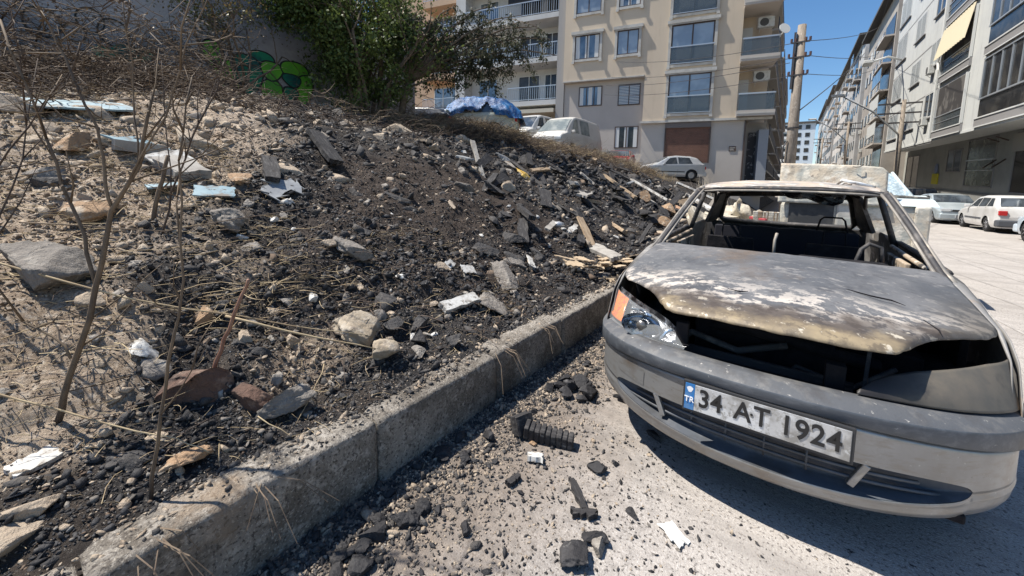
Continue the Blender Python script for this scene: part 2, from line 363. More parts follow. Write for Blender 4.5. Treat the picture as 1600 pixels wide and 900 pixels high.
# plan curve of the bumper
ub = np.array([0, .10, .2, .35, .5, .6, .7, .755, .79, .805, .81]); yb = np.array([0, .004, .015, .05, .12, .19, .295, .385, .50, .62, .72])
uf = np.r_[-ub[::-1][:-1], ub]; yf_ = np.r_[yb[::-1][:-1], yb]
sa = np.cumsum(np.r_[0, np.hypot(np.diff(uf), np.diff(yf_))])
def smooth1(a, k=9):
    p = np.pad(a, k//2, mode='edge'); p[:k//2] = 2*a[0]-a[1:k//2+1][::-1]; p[-(k//2):] = 2*a[-1]-a[-k//2:-1][::-1]; return np.convolve(p, np.ones(k)/k, 'valid')
NS = 240
sq = np.linspace(0, sa[-1], NS); BU = smooth1(np.interp(sq, sa, uf), 15); BY = smooth1(np.interp(sq, sa, yf_), 15)
BN = np.stack([-np.gradient(BY), np.gradient(BU)], -1); BN /= np.linalg.norm(BN, axis=1)[:, None]   # inward normal
def bump_y(u): return np.interp(np.abs(u), np.abs(BU[NS//2:]), BY[NS//2:])
zsb = lambda u: .522-.085*(np.abs(u)/.8)**2.2
zst = lambda u: .598-.045*(np.abs(u)/.8)**2
def sweep(rows):
    P = np.zeros((NS, len(rows), 3))
    for j, (off, z) in enumerate(rows):
        zz = z(BU) if callable(z) else np.full(NS, z)
        P[:, j, 0] = BU+BN[:, 0]*off; P[:, j, 1] = BY+BN[:, 1]*off; P[:, j, 2] = zz
    return P
g_ = lambda u: np.sqrt(np.clip(1-(u/.605)**2, 0, 1))
lmid = lambda u: .326-.004*(np.abs(u)/.6)**2
lu_ = lambda u: lmid(u)+.066*g_(u)**.8; ll_ = lambda u: lmid(u)-.064*g_(u)**.9
zb0 = lambda u: .185+.015*(np.abs(u)/.8)**2
rows_a = [(np.interp(f, [0, .1, .25, .5, .8, .92, 1], [.10, .045, .016, .002, -.003, -.009, -.006]), (lambda u, f=f: zb0(u)+(ll_(u)-zb0(u))*f)) for f in np.linspace(0, 1, 18)]
rows_b = [(np.interp(f, [0, .9, .96, 1], [-.002, 0, .008, .03]), (lambda u, f=f: lu_(u)+(zsb(u)-lu_(u))*f)) for f in np.linspace(0, 1, 18)]
Pa = sweep(rows_a); Pb_ = sweep(rows_b)
fade = np.clip(g_(BU)*3, 0, 1)[:, None]     # no lip roll beyond the ends of the intake
for P_, r_ in ((Pa, rows_a),):
    for j in (15, 16, 17):
        d = (r_[j][0])*(fade[:, 0]-1); P_[:, j, 0] += BN[:, 0]*d; P_[:, j, 1] += BN[:, 1]*d
bc = bpy.data.objects.new('bumper_cover', None)
P = np.concatenate([Pa, Pb_], 1); kp = np.ones((NS-1, P.shape[1]-1), bool); cut = (g_(BU) > 0); kp[:, 17] = ~(cut[:-1] | cut[1:])
bpy.data.objects.remove(bc); bc = grid('bumper_cover', P, [silver], car, keep=kp)
ki = [k for k in range(NS) if g_(BU[k]) > 0]; ki = [ki[0]-1]+ki+[ki[-1]+1]
fr = np.linspace(0, 1, 22); G = np.zeros((len(ki), 22, 3))
for i, k in enumerate(ki):
    z0, z1 = ll_(BU[k]), lu_(BU[k]); dep = .058*min(1, g_(BU[k])*1.6)
    for j, f in enumerate(fr):
        o_ = dep*min(1, f*9)*min(1, (1-f)*9)+.001
        if j == 0: o_ = -.004*min(1, g_(BU[k])*3)
        if j == 21: o_ = -.002
        G[i, j] = (BU[k]+BN[k, 0]*o_, BY[k]+BN[k, 1]*o_, z0+(z1-z0)*f)
gr = grid('lower_intake', G, [darkpl], car)
rub2 = M('dusty_strip_top', (.085, .09, .10), [((.16, .155, .15), 16, .48, .64, 7, .7), ((.07, .07, .075), 9, .52, .66), ((.45, .43, .40), 40, .64, .70, 5, .8)], rough=.6, bump=(60, .6, .002))
srow = [(.03, zsb), (-.003, zsb), (-.013, lambda u: zsb(u)+.003), (-.020, lambda u: zsb(u)+.012), (-.021, lambda u: zst(u)-.034), (-.020, lambda u: zst(u)-.0265), (-.0195, lambda u: zst(u)-.026), (-.004, lambda u: zst(u)-.015), (.014, lambda u: zst(u)-.006), (.030, zst), (.033, lambda u: zst(u)+.001), (.075, lambda u: zst(u)+.002), (.10, lambda u: zst(u)-.02)]
fm = np.zeros((NS-1, len(srow)-1), int); fm[:, 6:] = 1
grid('bumper_strip', sweep(srow), [rubber, rub2], car, fmi=fm)
# intake bars and struts
bars = MB()
for zc in (.350, .318):
    sel = [k for k in range(NS) if abs(BU[k]) < (.50 if zc > .33 else .55)]
    bars.tube([(BU[k]+BN[k, 0]*.028, BY[k]+BN[k, 1]*.028, zc-.03*(BU[k]/.6)**2) for k in sel[::3]], .0065, 6)
for u in (-.26, -.13, 0, .13):
    bars.bar((u+.03, bump_y(u)+.03, .385), (u+.032, bump_y(u)+.035, .295), .007, .014)
bars.build('grille_bar', darkpl, gr, True)
for s, (ua, ubt) in ((-1, (-.385, -.345)), (1, (.325, .285))):
    MB().bar((ua, bump_y(ua)+.012, .380), (ubt, bump_y(ubt)+.020, .288), .022, .026, (0, 1, 0)).build('grille_strut', silver, gr, bevel=.004)
# towing eye cover
tcv = MB()
ks = [k for k in range(NS) if -.60 < BU[k] < -.44]
for j in range(len(ks)-1):
    a, b = ks[j], ks[j+1]; f = -.0035
    q = [(BU[k]+BN[k, 0]*f, BY[k]+BN[k, 1]*f, z) for k, z in ((a, .385), (b, .385), (b, .452), (a, .452))]; tcv.add(q, [(0, 1, 2, 3)])
tcv.build('towing_eye_cover', silver, bc, True)
# number plate
pl = bpy.data.objects.new('number_plate', None); C.objects.link(pl); pl.parent = car; pl.location = (.012, -.022, .465); pl.rotation_euler = (math.radians(-4), 0, 0)
white_pl = M('dirty_plate_white', (.50, .50, .50), [((.27, .26, .245), 9, .45, .62), ((.62, .63, .64), 14, .54, .62), ((.14, .12, .10), 5, .60, .74), ((.3, .29, .27), 70, .55, .66)], rough=.35, metal=.25)
blk = M('black_enamel', (.012, .012, .013), rough=.4)
MB().box(-.266, .266, -.004, .012, -.062, .062).build('plate_holder', M('plate_frame', (.03, .03, .032), rough=.5), pl, bevel=.003)
MB().box(-.222, .256, -.008, -.0045, -.052, .052).build('plate_face', white_pl, pl, bevel=.002)
MB().box(-.258, -.2225, -.008, -.0045, -.052, .052).build('blue_band', M('plate_blue', (.025, .16, .42), [((.08, .2, .4), 30, .5, .6)], rough=.4), pl)
def text(s, size, name, mat, parent, loc, sx=1., ext=.0012, off=0.0):
    c = bpy.data.curves.new(name, 'FONT'); c.body = s; c.size = size; c.extrude = ext; c.offset = off; c.align_x = 'CENTER'; c.align_y = 'CENTER'; c.space_character = 1.05
    t = bpy.data.objects.new(name+'_c', c); C.objects.link(t); bpy.context.view_layer.update()
    me = bpy.data.meshes.new_from_object(t.evaluated_get(bpy.context.evaluated_depsgraph_get())); bpy.data.objects.remove(t)
    o = link(name, me, mat, parent); o.location = loc; o.rotation_euler = (PI/2, 0, 0); o.scale = (sx, 1, 1); return o
for s_, x_ in (('34', -.165), ('A', -.055), ('T', .005)): text(s_, .098, 'plate_lettering', blk, pl, (x_, -.0095, .002), .86, off=.0016)
text('1924', .098, 'plate_lettering', blk, pl, (.147, -.0095, .002), .86, off=.0016)
text('TR', .030, 'plate_lettering', M('plate_letter_white', (.8, .82, .85)), pl, (-.2405, -.0095, -.012), .95, off=.0006)
MB().cyl((-.026, -.009, .004), (0, 1, 0), .0045, .003, 12).build('plate_screw', blk, pl)
MB().add([(-.252+.012+.011*math.cos(t)*(1+.2*math.sin(3*t)), -.0086, .030+.012*math.sin(t)) for t in np.linspace(0, 2*PI, 15)[:-1]], [tuple(range(14))[::-1]]).build('plate_seal', M('seal_white', (.75, .76, .78)), pl)
# bonnet
def zhood(u, y):
    zc = np.interp(y, [.06, .18, .43, .83, 1.25], [.780, .815, .865, .915, .955]); k = np.interp(y, [.08, .63, 1.18], [.115, .115, .045])
    return zc-k*(np.abs(u)/.74)**2
def yfront(u):
    a = np.abs(u)
    return np.interp(a, [0, .25, .36, .395, .43, .48, .54, .60, .66, .71, .75], [.065, .085, .115, .145, .215, .305, .375, .43, .49, .56, .66])
def yback(u): return 1.075+.15*(np.abs(u)/.7)**2
ns, nt_ = 141, 80
sv = np.linspace(-1, 1, ns); tv = np.linspace(0, 1, nt_)**1.15
SV, TV = np.meshgrid(sv, tv, indexing='ij')
u0 = SV*.748; Yh = smooth1(yfront(sv*.748), 5)[:, None]+(yback(sv*.7)[:, None]-smooth1(yfront(sv*.748), 5)[:, None])*TV
Uh = SV*np.interp(Yh, [0, .65, 1.25], [.748, .748, .70])
Zh = zhood(Uh, Yh)+.007*fbm(Uh*3+5, Yh*3, 3, 12)*sstep(0, .1, TV)+.004*fbm(Uh*9, Yh*9, 2, 13)
fd = np.clip((.028-(Yh-yfront(u0)))/.028, 0, 1); Zh = Zh-.016*fd**2*(1+.5*fbm(Uh*6, Yh*0, 2, 3))
Zh += -.012*np.exp(-((Uh-.42)**2+(Yh-.62)**2)/.012)-.010*np.exp(-((Uh+.1)**2+(Yh-.36)**2)/.02)+.008*np.exp(-((Uh-.18)**2+(Yh-.72)**2)/.03)
hood = grid('bonnet', np.stack([Uh, Yh, Zh], -1), [m_hood], car, thick=.004)
MB().bar((.33, .30, .50), (.36, .43, .80), .012, .02).build('bonnet_catch', dark_metal, hood)
for pts in ([(.28, .60), (.36, .585), (.43, .60), (.47, .58)], [(-.16, .35), (-.11, .33), (-.08, .345)], [(.50, .46), (.53, .40), (.53, .35)]):
    pp_ = [(x, y, float(zhood(x, y))+.002) for x, y in pts]; MB().tube(pp_, [.001]+[.0035]*(len(pp_)-2)+[.001], 5).build('bonnet_crack', soot, hood)
# wings (fenders) and body sides
def side(s):
    ny, nz_ = 150, 30
    ys = np.linspace(.40, 3.80, ny); vz = np.linspace(0, 1, nz_)
    W = np.interp(ys, [.40, .55, .72, 1.2, 2.6, 3.4, 3.7, 3.80], [.752, .785, .80, .812, .812, .79, .76, .72])
    ztop = np.interp(ys, [.40, .50, .65, .95, 1.2, 1.6, 3.3, 3.8], [.575, .66, .745, .82, .865, .90, .955, .93])
    Yg, Vg = np.meshgrid(ys, vz, indexing='ij'); Zs = .20+(ztop[:, None]-.20)*Vg
    sec = np.interp(Zs, [.2, .35, .55, .70, .95], [.955, .985, 1, .99, .955])
    Xs = s*W[:, None]*sec
    keep = np.ones((ny-1, nz_-1), bool)
    for yc in (.78, 3.22):
        R = .315; D = np.hypot(Yg-yc, Zs-.27)
        m = (D < R+.03) & (D > 1e-6); f = np.where(m & (D > R-.03), R/np.maximum(D, 1e-6), 1)
        Yn = yc+(Yg-yc)*f; Zn = .27+(Zs-.27)*f
        cen = np.hypot((Yg[:-1, :-1]+Yg[1:, 1:])/2-yc, (Zs[:-1, :-1]+Zs[1:, 1:])/2-.27)
        keep &= cen > R-.012
        Yg = Yn; Zs = Zn
    Xs = Xs+s*.004*fbm(Yg*3, Zs*5, 3, 15)
    # door seams
    for yc in (1.30, 2.42): Xs = Xs-s*.008*np.exp(-((Yg-yc)/.008)**2)
    return grid('side_panel', np.stack([Xs, Yg, Zs], -1), [silver_side], car, keep=keep, thick=.004, flip=(s < 0))
for s in (-1, 1):
    side(s)
    # top of the wing between bonnet edge and side
    ys = np.linspace(.42, 1.30, 40); ti = np.linspace(0, 1, 7)
    zt = np.interp(ys, [.40, .50, .65, .95, 1.2, 1.6], [.575, .66, .745, .82, .865, .90]); Wt = np.interp(ys, [.40, .55, .72, 1.2, 2], [.752, .785, .80, .812, .812])*.968
    Yg, T = np.meshgrid(ys, ti, indexing='ij'); ui = np.interp(ys, [0, .65, 1.25, 1.5], [.752, .752, .705, .70]); ui = np.minimum(ui, Wt-.004)
    zi = zhood(.75, ys)-.006; zi = np.where(ys < .66, np.minimum(zi, zt+.01), zi)
    Xg = s*(Wt[:, None]*(1-T)+ui[:, None]*T); Zg2 = zt[:, None]*(1-T)+np.maximum(zi, zt+.003)[:, None]*T+.010*np.sin(PI*T)
    grid('wing_top', np.stack([Xg, Yg, Zg2], -1), [silver_side], car, thick=.004, flip=(s > 0))
# engine bay
bay = MB(); bay.box(-.60, .60, .19, .60, .205, .24); bay.box(-.40, .40, .10, .19, .21, .24); bay.box(-.45, .45, .20, .5, .24, .30); bay.box(-.68, .68, .5, 1.2, .22, .30); bay.box(-.72, .72, 1.10, 1.16, .3, .88); bay.box(-.70, -.67, .48, 1.16, .3, .56); bay.box(.67, .70, .48, 1.16, .3, .56); bay.box(-.70, -.67, .72, 1.16, .5, .74); bay.box(.67, .70, .72, 1.16, .5, .74)  # low boxes behind the bumper: unseen under-tray added to block a sun leak
bay.box(-.52, .52, .24, .28, .30, .53); bay.box(-.30, .25, .45, .95, .3, .66); bay.box(.3, .55, .6, 1.0, .3, .62); bay.box(-.6, -.35, .55, .9, .3, .6)
bay.tube([(-.3, .5, .6), (-.1, .42, .66), (.15, .45, .62), (.4, .5, .58)], .03); bay.tube([(-.60, .35, .5), (-.5, .5, .62), (-.55, .8, .66)], .022)
bay.build('engine_bay', soot, car, bevel=.01)
eb = MB(); 
for pts, rr2 in (([(-.42, .30, .50), (-.30, .36, .60), (-.1, .33, .57), (.08, .40, .62)], .016), ([(.0, .30, .40), (.12, .36, .55), (.3, .34, .52), (.44, .45, .6)], .010), ([(-.5, .28, .44), (-.2, .27, .47), (.1, .27, .45), (.5, .28, .44)], .022), ([(-.2, .5, .68), (0, .45, .72), (.2, .55, .70)], .012)):
    MB().tube(pts, rr2, 6).build('melted_hose', M('ashy_hose', (.05, .048, .047), [((.16, .14, .12), 12, .5, .64)], rough=.9) if 'ashy_hose' not in bpy.data.materials else bpy.data.materials['ashy_hose'], car, True)
rdo = MB().box(-.36, .30, .285, .30, .32, .56).build('radiator', M('burnt_radiator', (.035, .033, .033), [((.12, .10, .085), 6, .5, .66, 6, 1, (1, 1, 8))], rough=.8), car)
MB().box(-.55, .55, .20, .235, .50, .525).build('front_crossmember', M('rusty_member', (.075, .06, .052), [((.17, .12, .085), 8, .5, .62), ((.02, .02, .02), 5, .5, .6)], rough=.8), car, bevel=.006)
# lamp bracket visible at the right lamp
br = MB(); br.box(.20, .26, .17, .22, .53, .66); br.tube([(.20, .165, .56), (.215, .15, .54), (.25, .15, .54), (.27, .17, .57)], .006, 6); br.build('lamp_bracket', soot, car, bevel=.006)
br = MB(); br.box(-.335, -.285, .16, .2, .60, .70); br.tube([(-.34, .155, .602), (-.32, .14, .606), (-.29, .14, .606), (-.275, .155, .602)], .006, 6); br.build('lamp_bracket', soot, car, bevel=.006)
# headlights
def lamp_patch(s, u0, u1, n=40, m=16, back=0., shrink=0., bulge=.02):
    uu = np.linspace(u0, u1, n); v = np.linspace(0, 1, m)
    lo = .598-.045*(uu/.8)**2+.006+shrink
    hi = np.interp(uu, [.285, .30, .33, .38, .45, .55, .66, .75], [.606, .617, .640, .662, .678, .690, .702, .700])-shrink
    hi = np.maximum(hi, lo+.002)
    Ug, Vg = np.meshgrid(uu, v, indexing='ij'); Zl = lo[:, None]+(hi-lo)[:, None]*Vg
    Yl = bump_y(uu)[:, None]+.05+(Zl-.58)*.95+back-bulge*np.sin(PI*Vg)*np.sin(PI*np.clip((Ug-.28)/.47, .05, .95))
    return np.stack([s*Ug, Yl, Zl], -1)
lens_m = bpy.data.materials.new('headlight_glass'); lens_m.use_nodes = True
b_ = lens_m.node_tree.nodes['Principled BSDF']; b_.inputs['Base Color'].default_value = (.75, .78, .8, 1); b_.inputs['Roughness'].default_value = .08; b_.inputs['Alpha'].default_value = .16; b_.inputs['Specular IOR Level'].default_value = .8
for s in (-1, 1):
    hl = bpy.data.objects.new('headlight', None); C.objects.link(hl); hl.parent = car
    Pb = lamp_patch(s, .285, .75, back=.05, shrink=-.004, bulge=-.03)
    if s < 0:
        hl['label'] = 'headlight still clear with an orange indicator lamp'
        chrome = M('sooty_reflector', (.30, .31, .33), [((.05, .05, .055), 16, .46, .60), ((.62, .66, .72), 24, .55, .64)], rough=.25, metal=.8, bump=(30, .8, .01))
        grid('lamp_housing', Pb, [chrome], hl, flip=True)
        dish = MB(); 
        dc = Vector((-.50, .235, .632))
        ring = [[(dc.x+r*math.cos(t), dc.y+d, dc.z+r*.62*math.sin(t)) for t in np.linspace(0, 2*PI, 25)[:-1]] for r, d in ((.098, -.050), (.085, -.01), (.055, .015), (.02, .02))]
        vs = sum(ring, []); dish.add(vs, [(i*24+k, i*24+(k+1) % 24, (i+1)*24+(k+1) % 24, (i+1)*24+k) for i in range(3) for k in range(24)])
        dish.build('reflector_dish', M('dish_chrome', (.55, .6, .66), [((.06, .06, .06), 22, .48, .58)], rough=.15, metal=.9), hl, True)
        MB().cyl((-.50, .215, .632), (0, 1, 0), .017, .04, 14).cyl((-.50, .19, .632), (0, 1, 0), .024, .008, 14).build('bulb', M('bulb_holder', (.22, .21, .2), rough=.3, metal=.6), hl, True)
        MB().tube([(-.40+.0, .15, .60), (-.385, .15, .625), (-.37, .16, .648), (-.35, .17, .652)], .007, 6).tube([(-.58, .285, .675), (-.52, .25, .690), (-.46, .21, .682)], .006, 6).tube([(-.60, .27, .625), (-.56, .235, .618)], .010, 6).build('reflector_trim', M('bright_trim', (.6, .72, .85), [((.2, .22, .25), 20, .5, .6)], rough=.15, metal=.7), hl, True)
        grid('lens', lamp_patch(s, .285, .75), [lens_m], hl, flip=True)
        org = lamp_patch(s, .635, .745, 16, 14, back=.018, shrink=.010, bulge=.02)
        grid('indicator_lamp', org, [M('orange_glass', (.85, .20, .015), [((.45, .10, .03), 14, .52, .64)], rough=.2, spec=.8)], hl, flip=True, thick=.004)
    else:
        hl['label'] = 'headlight covered in brown soot'
        sm = M('sooted_lens', (.088, .082, .072), [((.14, .12, .095), 4, .45, .62), ((.045, .043, .042), 6, .55, .7)], rough=.5, spec=.4)
        add_mask_layer(sm, (.022, .020, .020), 0, .50, .37, 6, .14)
        grid('lens', lamp_patch(s, .285, .75), [sm], hl, thick=.004)
        MB().tube([(.36, .155, .622), (.45, .18, .632), (.54, .235, .632), (.62, .30, .622)], .003, 5).build('lens_ridge', M('lens_scratch', (.16, .14, .12)), hl)
# cabin: pillars, rails, roof
cab = MB()
def mir(f):
    for s in (-1, 1): f(s)
for s in (-1, 1):
    apts = [(s*.715, 1.10, .865), (s*.700, 1.20, .905), (s*.665, 1.34, 1.005), (s*.63, 1.46, 1.10), (s*.597, 1.58, 1.185), (s*.565, 1.70, 1.265), (s*.548, 1.78, 1.303)]
    off = lambda du, dy, dz: [(x+s*du, y+dy, z+dz) for x, y, z in apts]
    apo = MB().tube(off(0, 0, 0), .017, 6).build('windscreen_pillar', dark_metal, car, True)
    MB().tube(off(.020, .008, .004), [.013, .012, .010, .010, .010, .010, .012], 6).build('pillar_flange', pillar_m, apo, True)
    MB().tube(off(-.020, -.006, -.006), [.011, .010, .008, .008, .008, .008, .010], 6).build('pillar_flange', pillar_m, apo, True)
    rr_ = MB(); rr_.tube([(s*.545, 1.80, 1.308), (s*.565, 2.1, 1.325), (s*.575, 2.6, 1.325), (s*.56, 3.1, 1.295), (s*.55, 3.22, 1.28)], .024, 8); rr_.build('roof_rail', pillar_m, car, True)
    fr_ = MB()
    fr_.tube([(s*.745, 1.30, .885), (s*.70, 1.42, .97), (s*.64, 1.66, 1.14), (s*.60, 1.86, 1.265), (s*.59, 1.98, 1.29), (s*.60, 2.35, 1.295)], .013, 6)
    fr_.tube([(s*.76, 1.45, .885), (s*.71, 1.55, .985), (s*.655, 1.76, 1.14), (s*.615, 1.92, 1.25)], .009, 6)
    fr_.tube([(s*.60, 2.35, 1.295), (s*.66, 2.40, 1.12), (s*.73, 2.43, .90)], .022, 6); fr_.tube([(s*.61, 2.43, 1.29), (s*.67, 2.47, 1.12), (s*.735, 2.50, .91)], .016, 6)
    fr_.tube([(s*.755, 1.30, .895), (s*.765, 1.9, .915), (s*.755, 2.43, .935)], .018, 6)
    fr_.tube([(s*.60, 2.35, 1.295), (s*.59, 2.9, 1.275), (s*.62, 3.1, 1.13), (s*.68, 3.2, .97)], .014, 6)
    fr_.build('door_frame', dark_metal, car, True)
    # tailgate pillar panel
    cp = MB(); cp.add([(s*.55, 3.18, 1.29), (s*.58, 2.98, 1.27), (s*.72, 3.18, .95), (s*.70, 3.60, .93), (s*.62, 3.46, 1.02), (s*.56, 3.28, 1.25)], [(0, 1, 2, 3, 4, 5) if s > 0 else (5, 4, 3, 2, 1, 0)])
    o = cp.build('rear_pillar', dark_metal, car); sm_ = o.modifiers.new('s', 'SOLIDIFY'); sm_.thickness = .03
    # bare door card scraps
    dcard = MB(); dcard.box(s*.66-.015, s*.66+.015, 1.62, 2.2, .70, .885); dcard.tube([(s*.70, 1.45, .89), (s*.69, 1.8, .905), (s*.69, 2.3, .92)], .016, 6)
    dcard.build('door_inner_panel', M('bare_rusty_panel', (.40, .32, .24), [((.06, .055, .05), 7, .47, .56), ((.55, .50, .44), 15, .58, .66)], rough=.7), car, bevel=.01)
# header rail + roof skin
hdr = [(-.548, 1.795, 1.305), (-.42, 1.778, 1.316), (-.2, 1.768, 1.322), (0, 1.765, 1.324), (.2, 1.768, 1.322), (.42, 1.778, 1.316), (.548, 1.795, 1.305)]
hd = MB().tube(hdr, .013, 6).build('windscreen_header', dark_metal, car, True)
MB().tube([(x, y-.010, z-.017) for x, y, z in hdr], .009, 6).build('header_flange', pillar_m, hd, True)
nu, nv = 61, 60
uu = np.linspace(-1, 1, nu); yy = np.linspace(1.765, 3.25, nv); Ug, Yg = np.meshgrid(uu, yy, indexing='ij')
Wr = np.interp(yy, [1.76, 2.1, 2.6, 3.25], [.545, .568, .578, .552]); Zc = np.interp(yy, [1.76, 1.9, 2.3, 2.8, 3.1, 3.25], [1.340, 1.368, 1.392, 1.386, 1.350, 1.30])
Xg = Ug*Wr[None, :]; Zg = Zc[None, :]-(.028)*Ug**2-.012*Ug**6+.010*fbm(Xg*4, Yg*4, 3, 18)*(1-Ug**4)
grid('roof', np.stack([Xg, Yg+.015*Ug**2*(Yg < 2.), Zg], -1), [roof_m], car, thick=.006)
# debris on the roof: curled strip of trim
MB().tube([(.30, 2.0, 1.352), (.34, 1.93, 1.395), (.37, 1.90, 1.385), (.43, 1.92, 1.372), (.52, 1.95, 1.350)], [.006, .011, .010, .012, .006], 6).tube([(.33, 2.03, 1.355), (.36, 1.98, 1.38), (.39, 1.94, 1.365)], .007, 6).build('peeled_trim', M('pale_trim', (.7, .72, .74), [((.35, .3, .25), 9, .5, .6)], rough=.4), car, True)
# tailgate: frame of the rear window, panel below
tgt = MB(); tgt.tube([(-.50, 3.23, 1.265), (-.54, 3.27, 1.22), (-.595, 3.44, 1.0), (-.57, 3.47, .955), (0, 3.50, .945), (.57, 3.47, .955), (.595, 3.44, 1.0), (.54, 3.27, 1.22), (.50, 3.23, 1.265), (0, 3.20, 1.285), (-.50, 3.23, 1.265)], .028, 8)
tgt.build('rear_window_frame', dark_metal, car, True)
MB().box(-.70, .70, 3.50, 3.56, .40, .94).build('tailgate', dark_metal, car, bevel=.01)
MB().box(-.72, .72, 3.60, 3.78, .24, .50).build('rear_bumper', dark_metal, car, bevel=.03)
# interior
MB().box(-.72, .72, 1.0, 3.6, .20, .24).build('floor_pan', soot, car)
ds = MB(); ds.box(-.66, .66, 1.17, 1.38, .62, .88); ds.box(.10, .55, 1.22, 1.46, .78, .90); ds.box(-.08, .10, 1.3, 1.5, .3, .72); ds.build('dashboard', soot, car, bevel=.03)
for s in (-1, 1):
    st_ = MB(); st_.box(s*.35-.22, s*.35+.22, 1.75, 2.15, .28, .44); st_.prism([(s*.35-.21, .40), (s*.35+.21, .40), (s*.35+.17, .90), (s*.35-.17, .90)], 2.12, 2.20)
    st_.tube([(s*.35-.07, 2.18, .88), (s*.35-.065, 2.20, 1.0), (s*.35+.065, 2.20, 1.0), (s*.35+.07, 2.18, .88)], .009, 6)
    so_ = st_.build('front_seat', soot, car, bevel=.01)
rs = MB(); rs.prism([(-.60, .35), (.60, .35), (.59, .93), (.1, .945), (-.02, .93), (-.12, .945), (-.59, .93)], 3.02, 3.10); rs.build('rear_seat', M('charred_seat', (.014, .014, .022), rough=.9), car, bevel=.01)
MB().tube([(.28, 3.06, .93), (.305, 3.06, 1.045), (.33, 3.06, 1.07), (.46, 3.06, 1.07), (.485, 3.06, 1.045), (.51, 3.06, .93)], .009, 6).build('headrest_frame', soot, car, True)
MB().tube([(-.02, 1.65, .86), (-.02, 1.70, .95), (-.01, 1.72, 1.0)], .010, 6).build('belt_stalk', pillar_m, car, True)
MB().tube([(.42, 1.72, .80), (.46, 1.78, .93), (.50, 1.80, .97), (.56, 1.80, .95), (.57, 1.78, .84)], .014, 6).build('seat_hoop', dark_metal, car, True)
# melted headlining hanging below the roof
nu, nv = 50, 24
Ug, Vg = np.meshgrid(np.linspace(-.02, .46, nu), np.linspace(0, 1, nv), indexing='ij')
dep = np.interp(Ug[:, 0], [-.02, .03, .10, .18, .28, .38, .44, .46], [.05, .085, .10, .09, .135, .150, .12, .04])
Zm = 1.335-Vg*dep[:, None]; Ym = 2.9+.03*fbm(Ug*9, Vg*4, 3, 8)+.05*Vg*fbm(Ug*5, Vg, 2, 4)
grid('melted_headlining', np.stack([Ug, Ym, Zm], -1), [M('melted_lining', (.012, .014, .022), [((.10, .14, .19), 12, .52, .62), ((.6, .66, .7), 9, .66, .69)], rough=.25, spec=.6)], car, thick=.006)
# wheels
for s in (-1, 1):
    for yc in (.78, 3.22):
        wh = bpy.data.objects.new('wheel', None); C.objects.link(wh); wh.parent = car; wh.location = (s*.70, yc, .25)
        ty = MB(); prof = [(.175, -.085), (.235, -.088), (.25, -.07), (.252, 0), (.25, .07), (.235, .088), (.175, .085)]
        N = 36; vs = [(x, r*math.cos(2*PI*k/N), r*math.sin(2*PI*k/N)) for k in range(N) for r, x in prof]; n7 = len(prof)
        ty.add(vs, [(k*n7+j, k*n7+j+1, ((k+1) % N)*n7+j+1, ((k+1) % N)*n7+j) for k in range(N) for j in range(n7-1)]); ty.build('tyre', soot, wh, True)
        MB().cyl((s*.03, 0, 0), (1, 0, 0), .17, .02, 24).cyl((s*.05, 0, 0), (1, 0, 0), .05, .04, 12).build('rim', dark_metal, wh)
        wl = MB(); NN = 20
        vs = [(x, .315*math.cos(t), .02+.315*math.sin(t)) for t in np.linspace(0, PI, NN) for x in (-.2*s, .05*s)]
        wl.add(vs, [(2*k, 2*k+1, 2*k+3, 2*k+2) for k in range(NN-1)]).build('wheel_arch_liner', soot, wh)
# ================================================================ BUILDINGS
glass = M('window_glass', (.10, .13, .16), [((.20, .24, .27), .8, .4, .6, 2)], rough=.06, spec=1., metal=.35)
glass_dark = M('dark_glass', (.020, .020, .021), [((.06, .056, .05), 1.1, .45, .62, 3), ((.12, .11, .10), .35, .56, .64, 2, .6, (1, 1, .3))], rough=.16, spec=.45)
glass_b = M('curtain_reflection_glass', (.36, .40, .43), [((.27, .31, .35), .9, .42, .6, 2)], rough=.10, spec=1., metal=.15)  # bluish reflection and curtains are both put into this pale colour
brown_fr = M('brown_window_frame', (.07, .045, .035), rough=.5)
white_fr = M('white_window_frame', (.62, .62, .60), rough=.5)
trim_w = M('moulded_trim', (.50, .485, .45), [((.38, .36, .33), 1.5, .45, .65)], rough=.8)
rail_m = M('steel_rail', (.50, .52, .54), rough=.35, metal=.5)
shut = M('brown_shutter_paint', (.155, .075, .05), [((.10, .05, .035), 3, .5, .7)], rough=.7)
slat = M('pale_slats', (.50, .52, .52), rough=.6)
acm = M('aircon_casing', (.60, .60, .57), [((.4, .39, .36), 6, .5, .7)], rough=.6)
def aircon(p, x, z, y=-.02, sz=1.):
    a = MB().box(x-.42*sz, x+.42*sz, y-.32, y, z, z+.58*sz).build('air_conditioner', acm, p, bevel=.015)
    g = MB(); c = Vector((x-.10*sz, y-.325, z+.29*sz)); g.cyl(c, (0, 1, 0), .23*sz, .012, 20); g.build('fan_grille', M('fan_dark', (.09, .09, .09)) if 'fan_dark' not in bpy.data.materials else bpy.data.materials['fan_dark'], a)
    MB().bar((x-.3*sz, y-.3, z-.02), (x-.3*sz, y, z-.02), .03).bar((x+.3*sz, y-.3, z-.02), (x+.3*sz, y, z-.02), .03).bar((x-.3*sz, y-.02, z-.25), (x-.3*sz, y-.25, z-.03), .025).build('bracket', acm, a)
